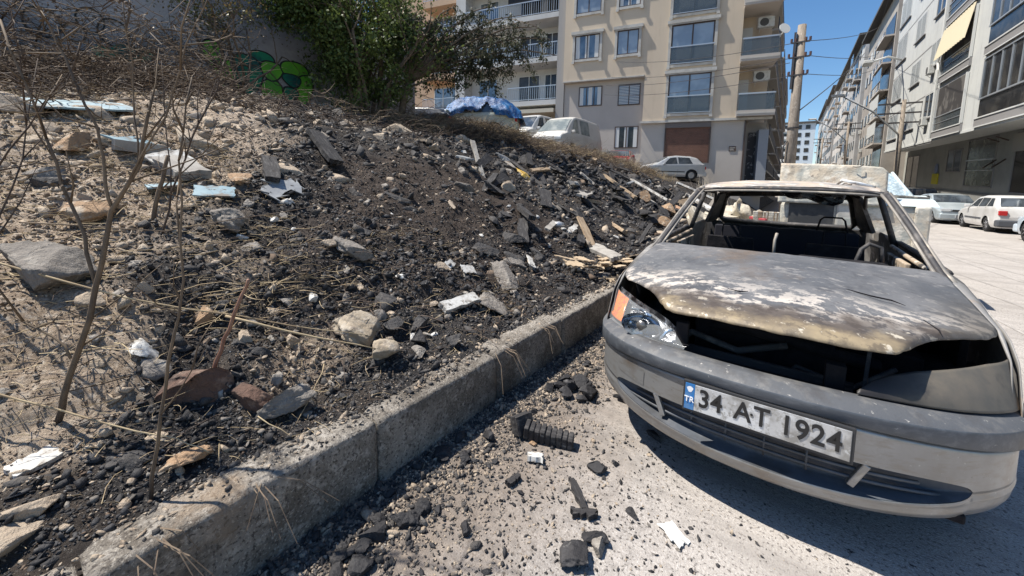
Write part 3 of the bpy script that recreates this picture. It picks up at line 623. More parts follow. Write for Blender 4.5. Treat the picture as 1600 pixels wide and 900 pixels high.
def rect_window(p, x0, x1, z0, z1, y=0., frame=brown_fr, gl=glass, n=2, trim=None, fw=.06, curtains=False, slats=False, name='window'):
    """framed window; facade plane y=0, viewer at -y"""
    f = MB(); yo = y-.05
    f.box(x0, x1, yo, y+.02, z0, z0+fw); f.box(x0, x1, yo, y+.02, z1-fw, z1)
    for k in range(n+1):
        xx = x0+(x1-x0-fw)*k/n; f.box(xx, xx+fw, yo-.001*(k % 2), y+.02, z0+fw, z1-fw)
    w_ = f.build(name, frame, p)
    MB().box(x0+.01, x1-.01, y-.02, y+.015, z0+.01, z1-.01).build('pane', gl, w_)
    if curtains:
        c = MB(); k = 14
        for a0, a1 in ((x0+fw, x0+fw+(x1-x0)*.16), (x1-fw-(x1-x0)*.16, x1-fw), (x0+(x1-x0)*.42, x0+(x1-x0)*.58)):
            c.box(a0, a1, y-.028, y-.022, z0+fw, z1-fw)
        c.build('curtain', white_fr, w_)
    if slats:
        c = MB(); zz = z0+fw+.03
        while zz < z1-fw-.05: c.box(x0+fw, x1-fw, y-.045, y-.024, zz, zz+.055); zz += .10
        c.build('shutter', slat, w_)
    if trim:
        t = MB(); q = .16; t.box(x0-q, x0-.002, y-.10, y+.02, z0-.2, z1+.05); t.box(x1+.002, x1+q, y-.10, y+.02, z0-.2, z1+.05)
        t.box(x0-q-.10, x1+q+.10, y-.20, y+.02, z1+.052, z1+.25); t.box(x0-q-.05, x1+q+.05, y-.16, y-.102, z1-.02, z1+.05)
        t.box(x0-.001, x1+.001, y-.09, y+.02, z0-.16, z0-.002)
        t.box(x0-q-.03, x0-q+.16, y-.15, y-.101, z0-.28, z0-.12); t.box(x1+q-.16, x1+q+.03, y-.15, y-.101, z0-.28, z0-.12)
        t.build('window_surround', trim, w_)
    return w_
def railing(p, x0, x1, y, z0, h=1., bars=True, mat=None, step=.13, ret=0.):
    r = MB(); r.box(x0, x1, y-.03, y+.03, z0+h-.06, z0+h); r.box(x0, x1, y-.02, y+.02, z0+.08, z0+.12)
    if bars:
        x = x0
        while x < x1: r.box(x, x+.025, y-.012, y+.012, z0+.12, z0+h-.06); x += step
    if ret:
        for xx in (x0, x1-.04): r.box(xx, xx+.04, y+.03, y+ret, z0+h-.06, z0+h)
    return r.build('railing', mat or rail_m, p)
# ---------------- beige apartment building
D_ = math.atan2(.2, .98)
bg_ = thing('apartment_building', 'beige apartment building with white window surrounds and a brown roller shutter', 'building', (-2.115, 27.13, 0), D_)
beige = M('beige_render', (.60, .50, .385), [((.55, .46, .35), .5, .4, .65, 4, .6), ((.47, .38, .28), .9, .55, .75, 4, .5, (3, 3, .4))], rough=.9, bump=(40, .2, .01))
greyr = M('grey_render', (.48, .435, .39), [((.42, .38, .34), .8, .45, .65, 4, .5)], rough=.9, bump=(40, .2, .01))
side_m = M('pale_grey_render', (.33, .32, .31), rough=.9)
W_ = MB(); W_.box(-11.7, -.83, 0, 12, 8.56, 20.2); W_.box(-6.2, -.83, 0, 12, 5.62, 8.56); W_.box(-.83, .0, 1.5, 12, 5.62, 20.2); W_.box(.0, 1.0, 2.4, 12, 5.62, 20.2); W_.build('wall', beige, bg_)
MB().box(-11.7, -6.21, .40, 12, .5, 8.555).build('recessed_wall', greyr, bg_)
MB().box(-6.2, -.25, .12, 12, .0, 5.52).build('ground_floor_wall', greyr, bg_)
MB().box(-6.35, 1.02, -.12, .115, 5.522, 5.66).build('cornice', trim_w, bg_)
MB().box(-11.72, -6.21, -.04, .39, 8.557, 8.64).build('step_edge', trim_w, bg_)
rfm = MB().box(-11.9, 1.1, -.5, 12, 20.21, 20.5).build('roof', greyr, bg_)
for k in range(4):
    z0 = 6.06+3.02*k
    w_ = rect_window(bg_, -4.72, -2.30, z0, z0+2.42, 0, brown_fr, glass_b, 2, trim_w, fw=.08)
    MB().box(-4.76, -2.26, -.16, -.12, z0+1.02, z0+1.09).build('guard_rail', rail_m, w_)
    MB().box(-4.76, -2.26, -.155, -.125, z0+.02, z0+.06).build('guard_rail', rail_m, w_)
    MB().box(-4.7, -2.32, -.145, -.138, z0+.08, z0+1.0).build('guard_glass', bpy.data.materials.get('smoked_guard') or M('smoked_guard', (.10, .12, .13), rough=.1, spec=.8, alpha=.55), w_)
for k in range(3):
    rect_window(bg_, -10.93, -9.22, 10.03+3.03*k, 11.62+3.03*k, 0, brown_fr, glass_b if k else glass, 2, trim_w, curtains=(k == 0))
    rect_window(bg_, -8.06, -6.70, 10.05+3.03*k, 11.6+3.03*k, 0, brown_fr, glass if k else glass_b, 2, trim_w, curtains=(k == 1))
rect_window(bg_, -10.62, -8.99, 6.93, 8.26, .40, brown_fr, glass, 3, curtains=True)
rect_window(bg_, -7.9, -6.46, 6.84, 8.22, .40, brown_fr, glass, 2, slats=True)
rect_window(bg_, -8.0, -6.45, 3.98, 5.44, .40, brown_fr, glass_dark, 2, curtains=True)
sh = MB(); z = 3.0
while z < 5.15: sh.box(-4.70, -2.18, .07, .115, z, z+.075); z += .085
so2 = sh.build('roller_shutter', shut, bg_)
MB().box(-4.76, -2.12, -.02, .115, 5.18, 5.50).build('shutter_box', M('shutter_box_grey', (.16, .14, .13)), so2)
MB().box(-4.77, -4.71, .03, .118, 2.98, 5.18).build('shutter_guide', brown_fr, so2); MB().box(-2.17, -2.11, .03, .118, 2.98, 5.18).build('shutter_guide', brown_fr, so2)
pq = MB().box(-1.06, -.68, .09, .118, 3.68, 3.98).build('plaque', M('brown_plaque', (.07, .045, .035)), bg_)
MB().box(-1.02, -.72, .083, .0895, 3.87, 3.90).box(-1.02, -.80, .083, .0895, 3.79, 3.82).box(-1.02, -.75, .083, .0895, 3.73, 3.75).build('plaque_text', trim_w, pq)
# corner balconies
for k in range(5):
    zs = 5.70+3.12*k
    bl = MB().box(-.84, 1.02, -.42, 1.5, zs, zs+.12).box(-.90, 1.06, -.50, -.42, zs-.02, zs+.30).build('balcony_slab', greyr, bg_)
    MB().box(-.86, 1.04, -.52, -.505, zs+.1, zs+.16).build('slab_moulding', trim_w, bl)
    MB().box(-.82, 1.00, -.47, -.43, zs+1.22, zs+1.30).build('handrail', rail_m, bl)
    MB().box(-.80, .98, -.455, -.445, zs+.31, zs+1.2).build('guard_glass', bpy.data.materials['smoked_guard'], bl)
    MB().box(1.0, 1.03, -.47, 1.5, zs+1.22, zs+1.30).build('handrail', rail_m, bl)
    MB().box(1.008, 1.018, -.43, 1.5, zs+.12, zs+1.2).build('guard_glass', bpy.data.materials['smoked_guard'], bl)
    MB().box(-.75, -.15, 1.46, 1.497, zs+.12, zs+2.5).build('balcony_door', white_fr, bl)
    if k in (0, 1, 3): aircon(bl, .45, zs+2.25, 1.48 if k == 5 else 1.2, 1.)
ds_ = MB(); ds_.cyl((1.15, -.6, 10.35), (.5, -1, .35), .30, .03, 20); ds_.bar((1.15, -.55, 10.3), (1.0, -.3, 10.0), .03)
dish_o = ds_.build('satellite_dish', M('dish_white', (.7, .7, .68)), bg_)
# entrance under the balconies
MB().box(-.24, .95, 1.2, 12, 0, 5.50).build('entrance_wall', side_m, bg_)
MB().box(.02, .45, 1.13, 1.198, 1.9, 4.9).build('meter_panel', M('dark_meter_panel', (.05, .05, .055), [((.3, .3, .3), 5, .58, .62)]), bg_)
MB().box(-.33, -.25, .05, .5, 1.0, 5.50).build('corner_strip', brown_fr, bg_)
MB().box(.46, .96, .2, 1.198, 1.0, 4.95).build('cabinet', M('grey_cabinet', (.25, .27, .30)), bg_)
# side elevation seen along the street
for k in range(6):
    for j in range(5):
        x0 = 1.0; y0 = 2.6+j*1.9; zs = 5.9+3.1*k
        MB().box(x0, x0+.03, y0, y0+1.3, zs+.9, zs+2.3).build('window', glass_dark, bg_)
# ---------------- row of buildings further down on the left side of the street
for i, (y0, y1, h, cc) in enumerate(((40.5, 58, 20.0, (.30, .29, .28)), (60, 82, 20.5, (.38, .36, .33)), (84, 110, 23, (.30, .31, .33)))):
    b = thing('apartment_building', ['dark grey block with stacked balconies just behind the beige building', 'second block behind the beige building on the left of the street', 'farthest grey block on the left side of the street'][i], 'building', (-1.9, y0, 0))
    MB().box(-14, -.6, 0, y1-y0, 0, h).build('wall', M('left_row_render', cc, [((.24, .23, .22), .5, .4, .65)]), b)
    for k in range(int(h//3)):
        z = 3.2+k*3
        MB().box(-3.4, -.45, -.9, 0, z-.15, z).box(-.59, .15, .3, y1-y0-.4, z-.15, z).build('balcony_slab', greyr, b)
        MB().box(-3.4, -.45, -.9, -.84, z, z+.95).box(.09, .15, .3, y1-y0-.4, z, z+.95).build('balcony_guard', M('guard_dark', (.07, .07, .08)) if 'guard_dark' not in bpy.data.materials else bpy.data.materials['guard_dark'], b)
        MB().box(-3.2, -1.8, -.03, 0, z+.1, z+2.3).build('window', glass_dark, b)
        for (a, b2) in ((1, 3), (5, 7), (9, 12)): MB().box(-.59, -.56, a, b2, z+.2, z+2.3).build('window', glass_dark, b)
# ---------------- white building with balconies behind the tree
wb = thing('apartment_building', 'white apartment building with railed balconies behind the olive-leaved tree', 'building', (-2.115, 27.13, 0), D_)
whr = M('white_render', (.56, .56, .55), [((.46, .45, .43), 1, .45, .65, 4, .6)], rough=.85)
MB().box(-21.2, -11.72, 2.0, 13, .5, 23).build('wall', whr, wb)
MB().box(-12.3, -11.72, .3, 2.0, .5, 23).build('side_wing', side_m, wb)
MB().box(-21.2, -20.3, .8, 2.0, .5, 23).build('side_wing', whr, wb)
for k in range(6):
    z = 7.55+3.05*k if k else 7.55
    sl_ = MB().box(-20.3 if k else -16.3, -12.31, .3, 1.99, z-.35, z).build('balcony_slab', whr, wb)
    railing(sl_, -20.2 if k else -16.2, -12.35, .36, z, 1.05, True, rail_m, .17)
    if k in (2, 3): MB().box(-16.4, -12.4, .5, .56, z+1.1, z+2.6).build('awning', M('black_awning', (.02, .02, .022)) if k == 2 else bpy.data.materials['black_awning'], sl_)
    for (a, b2) in ((-19.6, -17.9), (-16.0, -14.2), (-13.8, -12.8)):
        rect_window(wb, a, b2, z+.15, z+2.3, 2.0, white_fr, glass_dark if a > -17 else glass, 2)
rect_window(wb, -15.6, -13.1, 3.9, 6.9, 2.0, white_fr, glass_dark, 3)
MB().box(-16.4, -12.4, .1, 2.0, 6.62, 6.9).build('awning', M('cream_awning', (.55, .50, .40)), wb)
# ---------------- peach building
pb = thing('apartment_building', 'peach coloured building with a balcony, glimpsed between the bush and the white building', 'building', (-2.115, 27.13, 0), D_)
peach = M('peach_render', (.52, .36, .24), rough=.85)
MB().box(-31, -21.4, 3.0, 14, .5, 22).build('wall', peach, pb)
for k in range(5):
    z = 7.6+3.05*k
    sl_ = MB().box(-25.2, -21.5, 1.6, 2.99, z-.5, z).build('balcony_slab', peach, pb); railing(sl_, -25.1, -21.6, 1.65, z, 1.0)
    rect_window(pb, -24.8, -22.0, z+.1, z+2.2, 3.0, white_fr, glass, 3)
    if k == 1: aircon(pb, -22.2, z+.4, 2.9)
rect_window(pb, -24.9, -22.4, 4.2, 6.5, 3.0, white_fr, glass_dark, 3)
# ---------------- plastered wall with graffiti
gwall = thing('plastered_wall', 'pale grey plastered wall with green bubble graffiti, behind the dry brush', 'wall', (-10, -9, 0))
MB().box(-.4, 0, 0, 14.3, 2, 7.2).box(-.38, -.06, 14.301, 17.5, 2, 5.4).build('wall_face', M('wall_plaster', (.44, .42, .42), [((.27, .26, .265), .8, .4, .65), ((.42, .41, .40), 6, .55, .7), ((.20, .19, .19), 2.4, .62, .72)], rough=.9, bump=(30, .3, .01)), gwall)
gcol = {'k': M('graffiti_outline', (.015, .02, .02), rough=.6), 'g': M('graffiti_lime', (.15, .50, .03), [((.11, .38, .04), 3, .45, .6)], rough=.6), 't': M('graffiti_teal', (.01, .26, .13), [((.005, .10, .09), 2, .45, .6)], rough=.6)}
def blob(y, z, ry, rz, c, layer, rot=0., dent=.0):
    pts = []
    for t in np.linspace(0, 2*PI, 41)[:-1]:
        r = 1+dent*math.sin(3*t+rot*5); a = r*ry*math.cos(t); b = r*rz*math.sin(t)
        pts.append((.002+.002*layer, 9+y+a*math.cos(rot)-b*math.sin(rot), z+a*math.sin(rot)+b*math.cos(rot)))
    MB().add(pts, [tuple(range(40))]).build('graffiti_letter', gcol[c], gr_o)
gr_o = bpy.data.objects.new('graffiti', None); C.objects.link(gr_o); gr_o.parent = gwall
Ly = 1
for (y, z, ry, rz, c, rot, dn) in ((3.08, 3.86, .17, .26, 'g', .1, .05), (3.30, 3.55, .19, .24, 'g', -.3, .08), (3.42, 3.18, .20, .17, 'g', .2, .05), (4.02, 3.98, .24, .17, 't', -.2, .05), (3.72, 3.60, .27, .42, 't', .1, .09),
      (4.20, 3.28, .22, .30, 'g', 0, .06), (4.20, 3.78, .22, .20, 'g', .1, .08), (4.74, 3.86, .32, .24, 'g', -.35, .08), (4.92, 3.50, .20, .36, 'g', -.2, .06), (4.64, 3.66, .20, .13, 't', -.2, .1), (4.60, 3.34, .16, .14, 't', .2, .1)):
    blob(y, z, ry+.035, rz+.035, 'k', Ly, rot, dn); blob(y, z, ry, rz, c, Ly+1, rot, dn); Ly += 2
for (y, z, ry) in ((1.34, 3.92, .17), (1.62, 3.80, .20), (1.15, 3.66, .13), (.8, 3.7, .2)):
    MB().tube([(.006, 9+y+ry*math.cos(t), z+ry*1.15*math.sin(t)) for t in np.linspace(0, 2*PI, 26)], .014, 5, False).build('graffiti_line', gcol['k'], gr_o)
blob(1.85, 3.50, .28, .14, 't', Ly, .1, .1); blob(1.5, 3.42, .18, .10, 't', Ly+1, .1, .1)
# ---------------- white building on the right
rb = thing('apartment_building', 'white apartment building with louvred shutters and a cream awning, on the right', 'building', (8.4, 24, 0), -PI/2)
rb.rotation_euler = Euler((0, .034, -PI/2), 'XYZ')
wr2 = M('white_facade', (.58, .585, .56), [((.52, .53, .52), .7, .4, .6, 4, .7), ((.36, .35, .33), 1.3, .52, .74, 6, .6, (3, 3, .22)), ((.44, .43, .41), 4, .56, .70, 6, .5)], rough=.85)
cladm = M('grey_cladding', (.26, .25, .245), rough=.7)
# local x towards the camera (x = 24 - world y), y=0 facade plane, viewer at -y
MB().box(-36, 14, 0, 11, 4.85, 24).build('wall', wr2, rb)
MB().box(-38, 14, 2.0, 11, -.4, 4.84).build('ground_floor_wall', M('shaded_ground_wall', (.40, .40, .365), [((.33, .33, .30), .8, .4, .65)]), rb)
MB().box(-36.02, 14, -.06, .0, 4.78, 4.92).build('overhang_edge', wr2, rb)
for k in range(5):
    z0 = 5.4+3.92*k
    # glazed bay
    MB().box(-9.75, 14, -.12, -.001, z0-.46, z0+.02).build('cladding', cladm, rb)
    MB().box(-9.75, 14, -.16, -.121, z0-.02, z0+.05).box(-9.75, 14, -.15, -.121, z0-.50, z0-.44).build('cladding_edge', white_fr, rb)
    g = MB(); g.box(-9.7, 14, -.02, -.002, z0+.06, z0+3.3); go = g.build('glazing', glass_dark, rb)
    fr = MB(); fr.box(-9.7, 14, -.10, -.021, z0+1.05, z0+1.13); fr.box(-9.7, 14, -.08, -.021, z0+3.22, z0+3.3)
    x = -9.7
    while x < 14: fr.box(x, x+.05, -.07, -.021, z0+1.14, z0+3.2); x += 1.15
    fr.build('glazing_frame', rail_m, go)
    # open balcony
    MB().box(-18.0, -12.0, -.12, -.001, z0-.46, z0+.02).build('cladding', cladm, rb)
    MB().box(-18.0, -12.0, -.16, -.121, z0-.02, z0+.05).box(-18.0, -12.0, -.15, -.121, z0-.50, z0-.44).build('cladding_edge', white_fr, rb)
    bo = MB().box(-17.9, -12.1, -.02, -.002, z0+.06, z0+3.1).build('balcony_opening', M('balcony_shade', (.045, .04, .038), [((.13, .12, .11), .9, .52, .6, 2)]) if k == 0 else bpy.data.materials['balcony_shade'], rb)  # flat panel on the solid wall; its dark colour stands for the recess's shade
    MB().box(-17.9, -12.1, -.10, -.05, z0+1.0, z0+1.06).box(-17.9, -12.1, -.09, -.06, z0+.55, z0+.58).build('railing', rail_m, bo)
    MB().box(-17.9, -12.1, -.06, -.055, z0+.05, z0+1.0).build('guard_glass', bpy.data.materials['smoked_guard'], bo)
    MB().box(-12.15, -12.0, -.14, -.021, z0+.06, z0+3.1).build('post', white_fr, bo); MB().box(-18.0, -17.9, -.14, -.021, z0+.06, z0+3.1).build('post', white_fr, bo)
    # window columns
    for (a, b2, o1, hh) in ((-21.5, -19.0, 1.3, 1.9), (-27.5, -24.4, .95, 1.95), (-35.4, -31.0, .6, 2.5)):
        sh2 = (a < -22)
        rect_window(rb, a, b2, z0+o1, z0+o1+hh, 0, white_fr, glass_dark, 2, None, slats=sh2 or k == 1, fw=.08)
        MB().box(a-.15, b2+.15, -.14, 0, z0+o1-.10, z0+o1-.02).build('window_sill', cladm, rb)
    MB().box(-36, -18.2, -.012, .0, z0-.75, z0-.66).build('groove', cladm, rb)
    if k in (0, 1): aircon(rb, -20.3, z0+.75, -.03, 1.1)
cw = MB(); n_ = 26
for i in range(n_):
    x0 = -18.0+6.0*i/n_; off = .06*(i % 2)
    cw.add([(x0, -.16-off, 12.55), (x0+6./n_, -.16-.06+off, 12.55), (x0+6./n_, -.50+off, 10.55), (x0, -.50-off, 10.55)], [(0, 1, 2, 3)])
aw = cw.build('striped_awning', M('cream_awning_cloth', (.60, .53, .38), rough=.8), rb)
# ground floor openings
def gf(x0, x1, z0, z1, gl=glass_dark, n=2, sl=False): return rect_window(rb, x0, x1, z0, z1, 2.0, white_fr if sl else cladm, gl, n, None, fw=.08, slats=False)
gf(-18.5, -13.6, 1.45, 4.75, M('shop_glass', (.035, .045, .038), [((.16, .17, .14), 1.2, .5, .56, 3)], rough=.2), 1)
MB().box(-18.4, -13.7, 1.9, 1.98, 3.25, 3.34).box(-18.4, -13.7, 1.9, 1.98, 2.55, 2.6).build('shop_window_bar', rail_m, rb)
gf(-11.1, -5, 1.2, 4.7, glass_dark, 2); gf(-22.9, -19.6, 2.5, 4.3, glass, 2); gf(-36.5, -31.5, .2, 4.3, glass_dark, 2)
MB().box(-11.3, 2, 1.90, 1.995, 3.6, 4.6).build('shop_blind', M('blind_pale', (.40, .38, .34), rough=.8), rb)
MB().box(-38, 14, 1.93, 1.998, -.4, 1.05).build('plinth', M('plinth_grey', (.22, .22, .21)), rb)
sg = MB().box(-26.2, -24.6, 1.9, 1.98, 1.5, 2.4).build('yellow_notice', M('notice_yellow', (.62, .55, .05)), rb); MB().cyl((-25.3, 1.93, 2.85), (0, 1, 0), .42, .05, 20).build('round_blue_notice', M('notice_blue', (.25, .3, .45)), rb)
for xx in (-13.2, -11.9): MB().bar((xx, 1.9, 4.3), (xx+.4, 1.3, 4.5), .06).build('wall_bracket', brown_fr, rb); MB().bar((xx, 1.9, 3.2), (xx+.8, 1.2, 2.7), .06).build('wall_bracket', brown_fr, rb)
# drain and gas pipes on the facade
MB().tube([(-18.55, -.10, 16), (-18.55, -.10, 11.2), (-18.9, -.10, 10.6), (-18.6, -.10, 10.0), (-18.6, -.10, 5.0)], .07, 6).build('drain_pipe', white_fr, rb)
# ---------------- row beyond on the right
spec = [(-36.3-.0, 22, 'grey-beige', (.36, .32, .29)), (0, 0, '', None)]
row = [(61.5, 82, 24.5, (.385, .35, .315), 'grey-beige block with corner balconies and dark roof eave, next to the white building'),
       (84, 104, 26, (.46, .45, .44), 'second block beyond the white building, pale front with many small windows'),
       (106, 130, 26.5, (.52, .48, .44), 'third block beyond the white building on the right side of the street'),
       (132, 160, 27.5, (.40, .38, .36), 'fourth block beyond the white building on the right side of the street'),
       (162, 215, 29, (.50, .50, .50), 'farthest and tallest looking block on the right side of the street')]
for i, (y0, y1, h, cc, lb) in enumerate(row):
    b = thing('apartment_building', lb, 'building', (8.4-(.25 if i % 2 else 0), y1, (y0-60)*.02), -PI/2)
    L = y1-y0; MB().box(0, L, 0, 12, -3, h).build('wall', M('row_render', cc, [(tuple(c*.75 for c in cc), .4, .42, .62)], rough=.9), b)
    MB().box(-.3, L+.3, -.9, 12, h, h+.35).build('roof', M('dark_eave', (.07, .065, .06)) if i == 0 else bpy.data.materials['dark_eave'], b)
    fl = 0; z = 1.2
    rr = random.Random(i)
    while z < h-2.4:
        x = 1.0; st_w = 2.7 if L < 30 else 4.2
        while x < L-1.5:
            if not (i == 0 and x > L-7):
                q = rr.random(); w1 = 1.2 if q < .7 else 1.7; wf_ = MB().box(x, x+w1, -.06, 0, z+.9, z+2.3).build('window', glass_dark if q > .22 else white_fr, b)
                if q > .4 and i < 3: MB().box(x+.05, x+w1*.5, -.085, -.062, z+1.5 if q < .6 else z+.95, z+2.25).build('blind', slat if q < .8 else white_fr, wf_)
                if i < 2 and rr.random() < .12: aircon(b, x+.6, z+.15, -.05, .9)
            x += st_w
        # balconies
        for xb in ((L-6.2, ) if i == 0 else [q for q in (3.0, L*.5, L-4.5) if rr.random() < .55]):
            wdt = 5.8 if i == 0 else 3.4
            so3 = MB().box(xb, xb+wdt, -.85, 0, z-.18, z).build('balcony_slab', greyr, b)
            MB().box(xb, xb+wdt, -.85, -.81, z+.95, z+1.0).box(xb, xb+wdt, -.85, -.82, z+.5, z+.54).box(xb, xb+wdt, -.85, -.82, z+.2, z+.24).build('balcony_rail', rail_m, so3)
            if rr.random() < .4: MB().box(xb, xb+wdt, -.80, -.76, z+1.0 if i else z+.9, z+2.5).build('balcony_glazing', glass if rr.random() < .6 else white_fr, so3)
            MB().box(xb+.1, xb+wdt-.1, -.07, -.001, z+.1, z+2.4).build('balcony_door', glass_dark, so3)
        z += 3.05; fl += 1
# end wall windowless section next to the white building
pbf = thing('apartment_building', 'pale blue and white block closing the end of the street', 'building', (.2, 186, 0), 0)
MB().box(-8, 6.2, 0, 14, 0, 27.5).build('wall', M('pale_blue_render', (.50, .58, .66)), pbf)
MB().box(-8.4, 6.6, -.6, 14, 27.5, 28.2).build('roof', bpy.data.materials['dark_eave'], pbf)
for k in range(9):
    z = 1.5+2.9*k
    for (a, b2) in ((-7.6, -5.8), (-4.9, -1.4), (.6, 2.0), (3.2, 4.6)): MB().box(a, b2, -.1, 0, z+.7, z+2.2).build('window', glass_dark, pbf)
    MB().box(-5.0, -1.3, -1.2, 0, z-.1, z+.9).build('balcony', white_fr, pbf)
# ================================================================ POLES AND WIRES
conc = M('pole_concrete', (.27, .225, .18), [((.17, .14, .115), 5, .45, .62, 6, 1, (4, 4, .6)), ((.36, .32, .27), 12, .56, .68)], rough=.85)
iron = M('dark_iron', (.05, .045, .045), rough=.6)
PX, PY_ = -.06, 17.
up = thing('utility_pole', 'tall tapered concrete utility pole with insulator arms behind the wrecked van', 'utility pole', (PX, PY_, 0))
MB().tube([(0, 0, 0), (.01, 0, 3.5), (0, 0, 7.05)], [.20, .165, .125], 14).build('pole_shaft', conc, up, True)
for z, ww in ((6.45, .26), (5.95, .30), (5.35, .26)):
    ar = MB().bar((-ww, -.12, z), (ww, -.12, z), .05).build('cross_arm', iron, up)
    for x in (-ww, -ww*.55, ww*.55, ww): MB().cyl((x, -.12, z+.08), (0, 0, 1), .035, .12, 8).build('insulator', M('insulator_brown', (.10, .05, .035), rough=.3) if 'insulator_brown' not in bpy.data.materials else bpy.data.materials['insulator_brown'], ar)
MB().box(-.20, -.13, -.14, -.04, 4.9, 6.8).build('pole_bracket', iron, up)
MB().tube([(-.12, -.15, 3.1), (-.22, -.18, 2.9), (-.22, -.18, 2.4), (-.1, -.17, 2.2)], .025, 6).build('cable_loop', iron, up, True)
MB().cyl((0, 0, 3.55), (0, 0, 1), .19, .05, 14).build('pole_band', iron, up)
cu = [('crossing to the beige building, highest', (-.32, 16.9, 6.45), (-9.9, 25.4, 9.6)), ('crossing to the beige building, second', (-.36, 16.9, 5.95), (-10.2, 25.2, 8.6)), ('crossing to the beige building, third', (-.32, 16.9, 5.80), (-10.5, 25.2, 8.1)), ('crossing to the beige building, lowest', (-.32, 16.9, 5.35), (-10.6, 25.2, 7.5)),
      ('reaching the right-hand buildings, highest', (.2, 16.9, 6.45), (6.9, 62, 20.5)), ('reaching the right-hand buildings, second', (.24, 16.9, 5.95), (6.9, 60, 17.0)), ('reaching the right-hand buildings, third', (.2, 16.9, 5.35), (7.0, 63, 16.0)),
      ('dark stay cable slanting up right from the pole', (.1, 16.9, 4.15), (6.8, 70, 20.0)), ('steep cable rising from behind the roofline', (7.0, 64, 19.5), (3.2, 20, 13.5))]
for n_, a, b in cu:
    a = Vector(a); b = Vector(b); sag = .25
    pts = [a.lerp(b, t)-Vector((0, 0, sag*4*t*(1-t))) for t in np.linspace(0, 1, 14)]
    th = .012 if 'dark' not in n_ else .02
    tag(MB().tube(pts, [th+.012*(i/13 if b.y > 50 else 0) for i in range(14)], 5).build('overhead_wire', iron), 'overhead wire '+n_ if 'cable' not in n_ else n_, 'wire', 'overhead wires')
def pole2(x, y, h, lb, lamp=False, arms=3):
    p = thing('utility_pole', lb, 'utility pole', (x, y, 0)); MB().tube([(0, 0, -2), (0, 0, h)], [.22, .14], 8).build('pole_shaft', conc, p, True)
    for k in range(arms): MB().bar((-1.6, 0, h-.3-k*.8), (1.6, 0, h-.3-k*.8), .12).build('cross_arm', iron, p)
    if lamp:
        la = MB().tube([(0, 0, h-3), (-2.0, -1, h-1), (-4.2, -2.2, h+.3)], .07, 6).build('lamp_arm', rail_m, p, True); MB().box(-5.0, -4.0, -2.6, -2.2, h+.2, h+.42).build('lamp_head', white_fr, la, bevel=.05)
pole2(7.3, 46, 9.3, 'distant pole with cross arms in front of the grey-beige block, with a long lamp arm', True)
pole2(6.6, 78, 12.2, 'farther thin pole with cross arms at the right kerb', True, 2)
pole2(5.2, 110, 13.5, 'farthest thin pole at the right kerb, just a line beside the pale blue block', False, 2)
sl1 = thing('street_lamp', 'street lamp arm reaching out from the upper floors of the white building', 'street lamp', (8.35, 56.5, 15.2))
MB().tube([(0, 0, 0), (-1.4, -3.0, -.3), (-3.2, -6.2, -1.5)], .10, 6).build('lamp_arm', white_fr, sl1, True); MB().box(-3.6, -2.9, -7.5, -6.1, -1.8, -1.5).build('lamp_head', white_fr, sl1, bevel=.05)
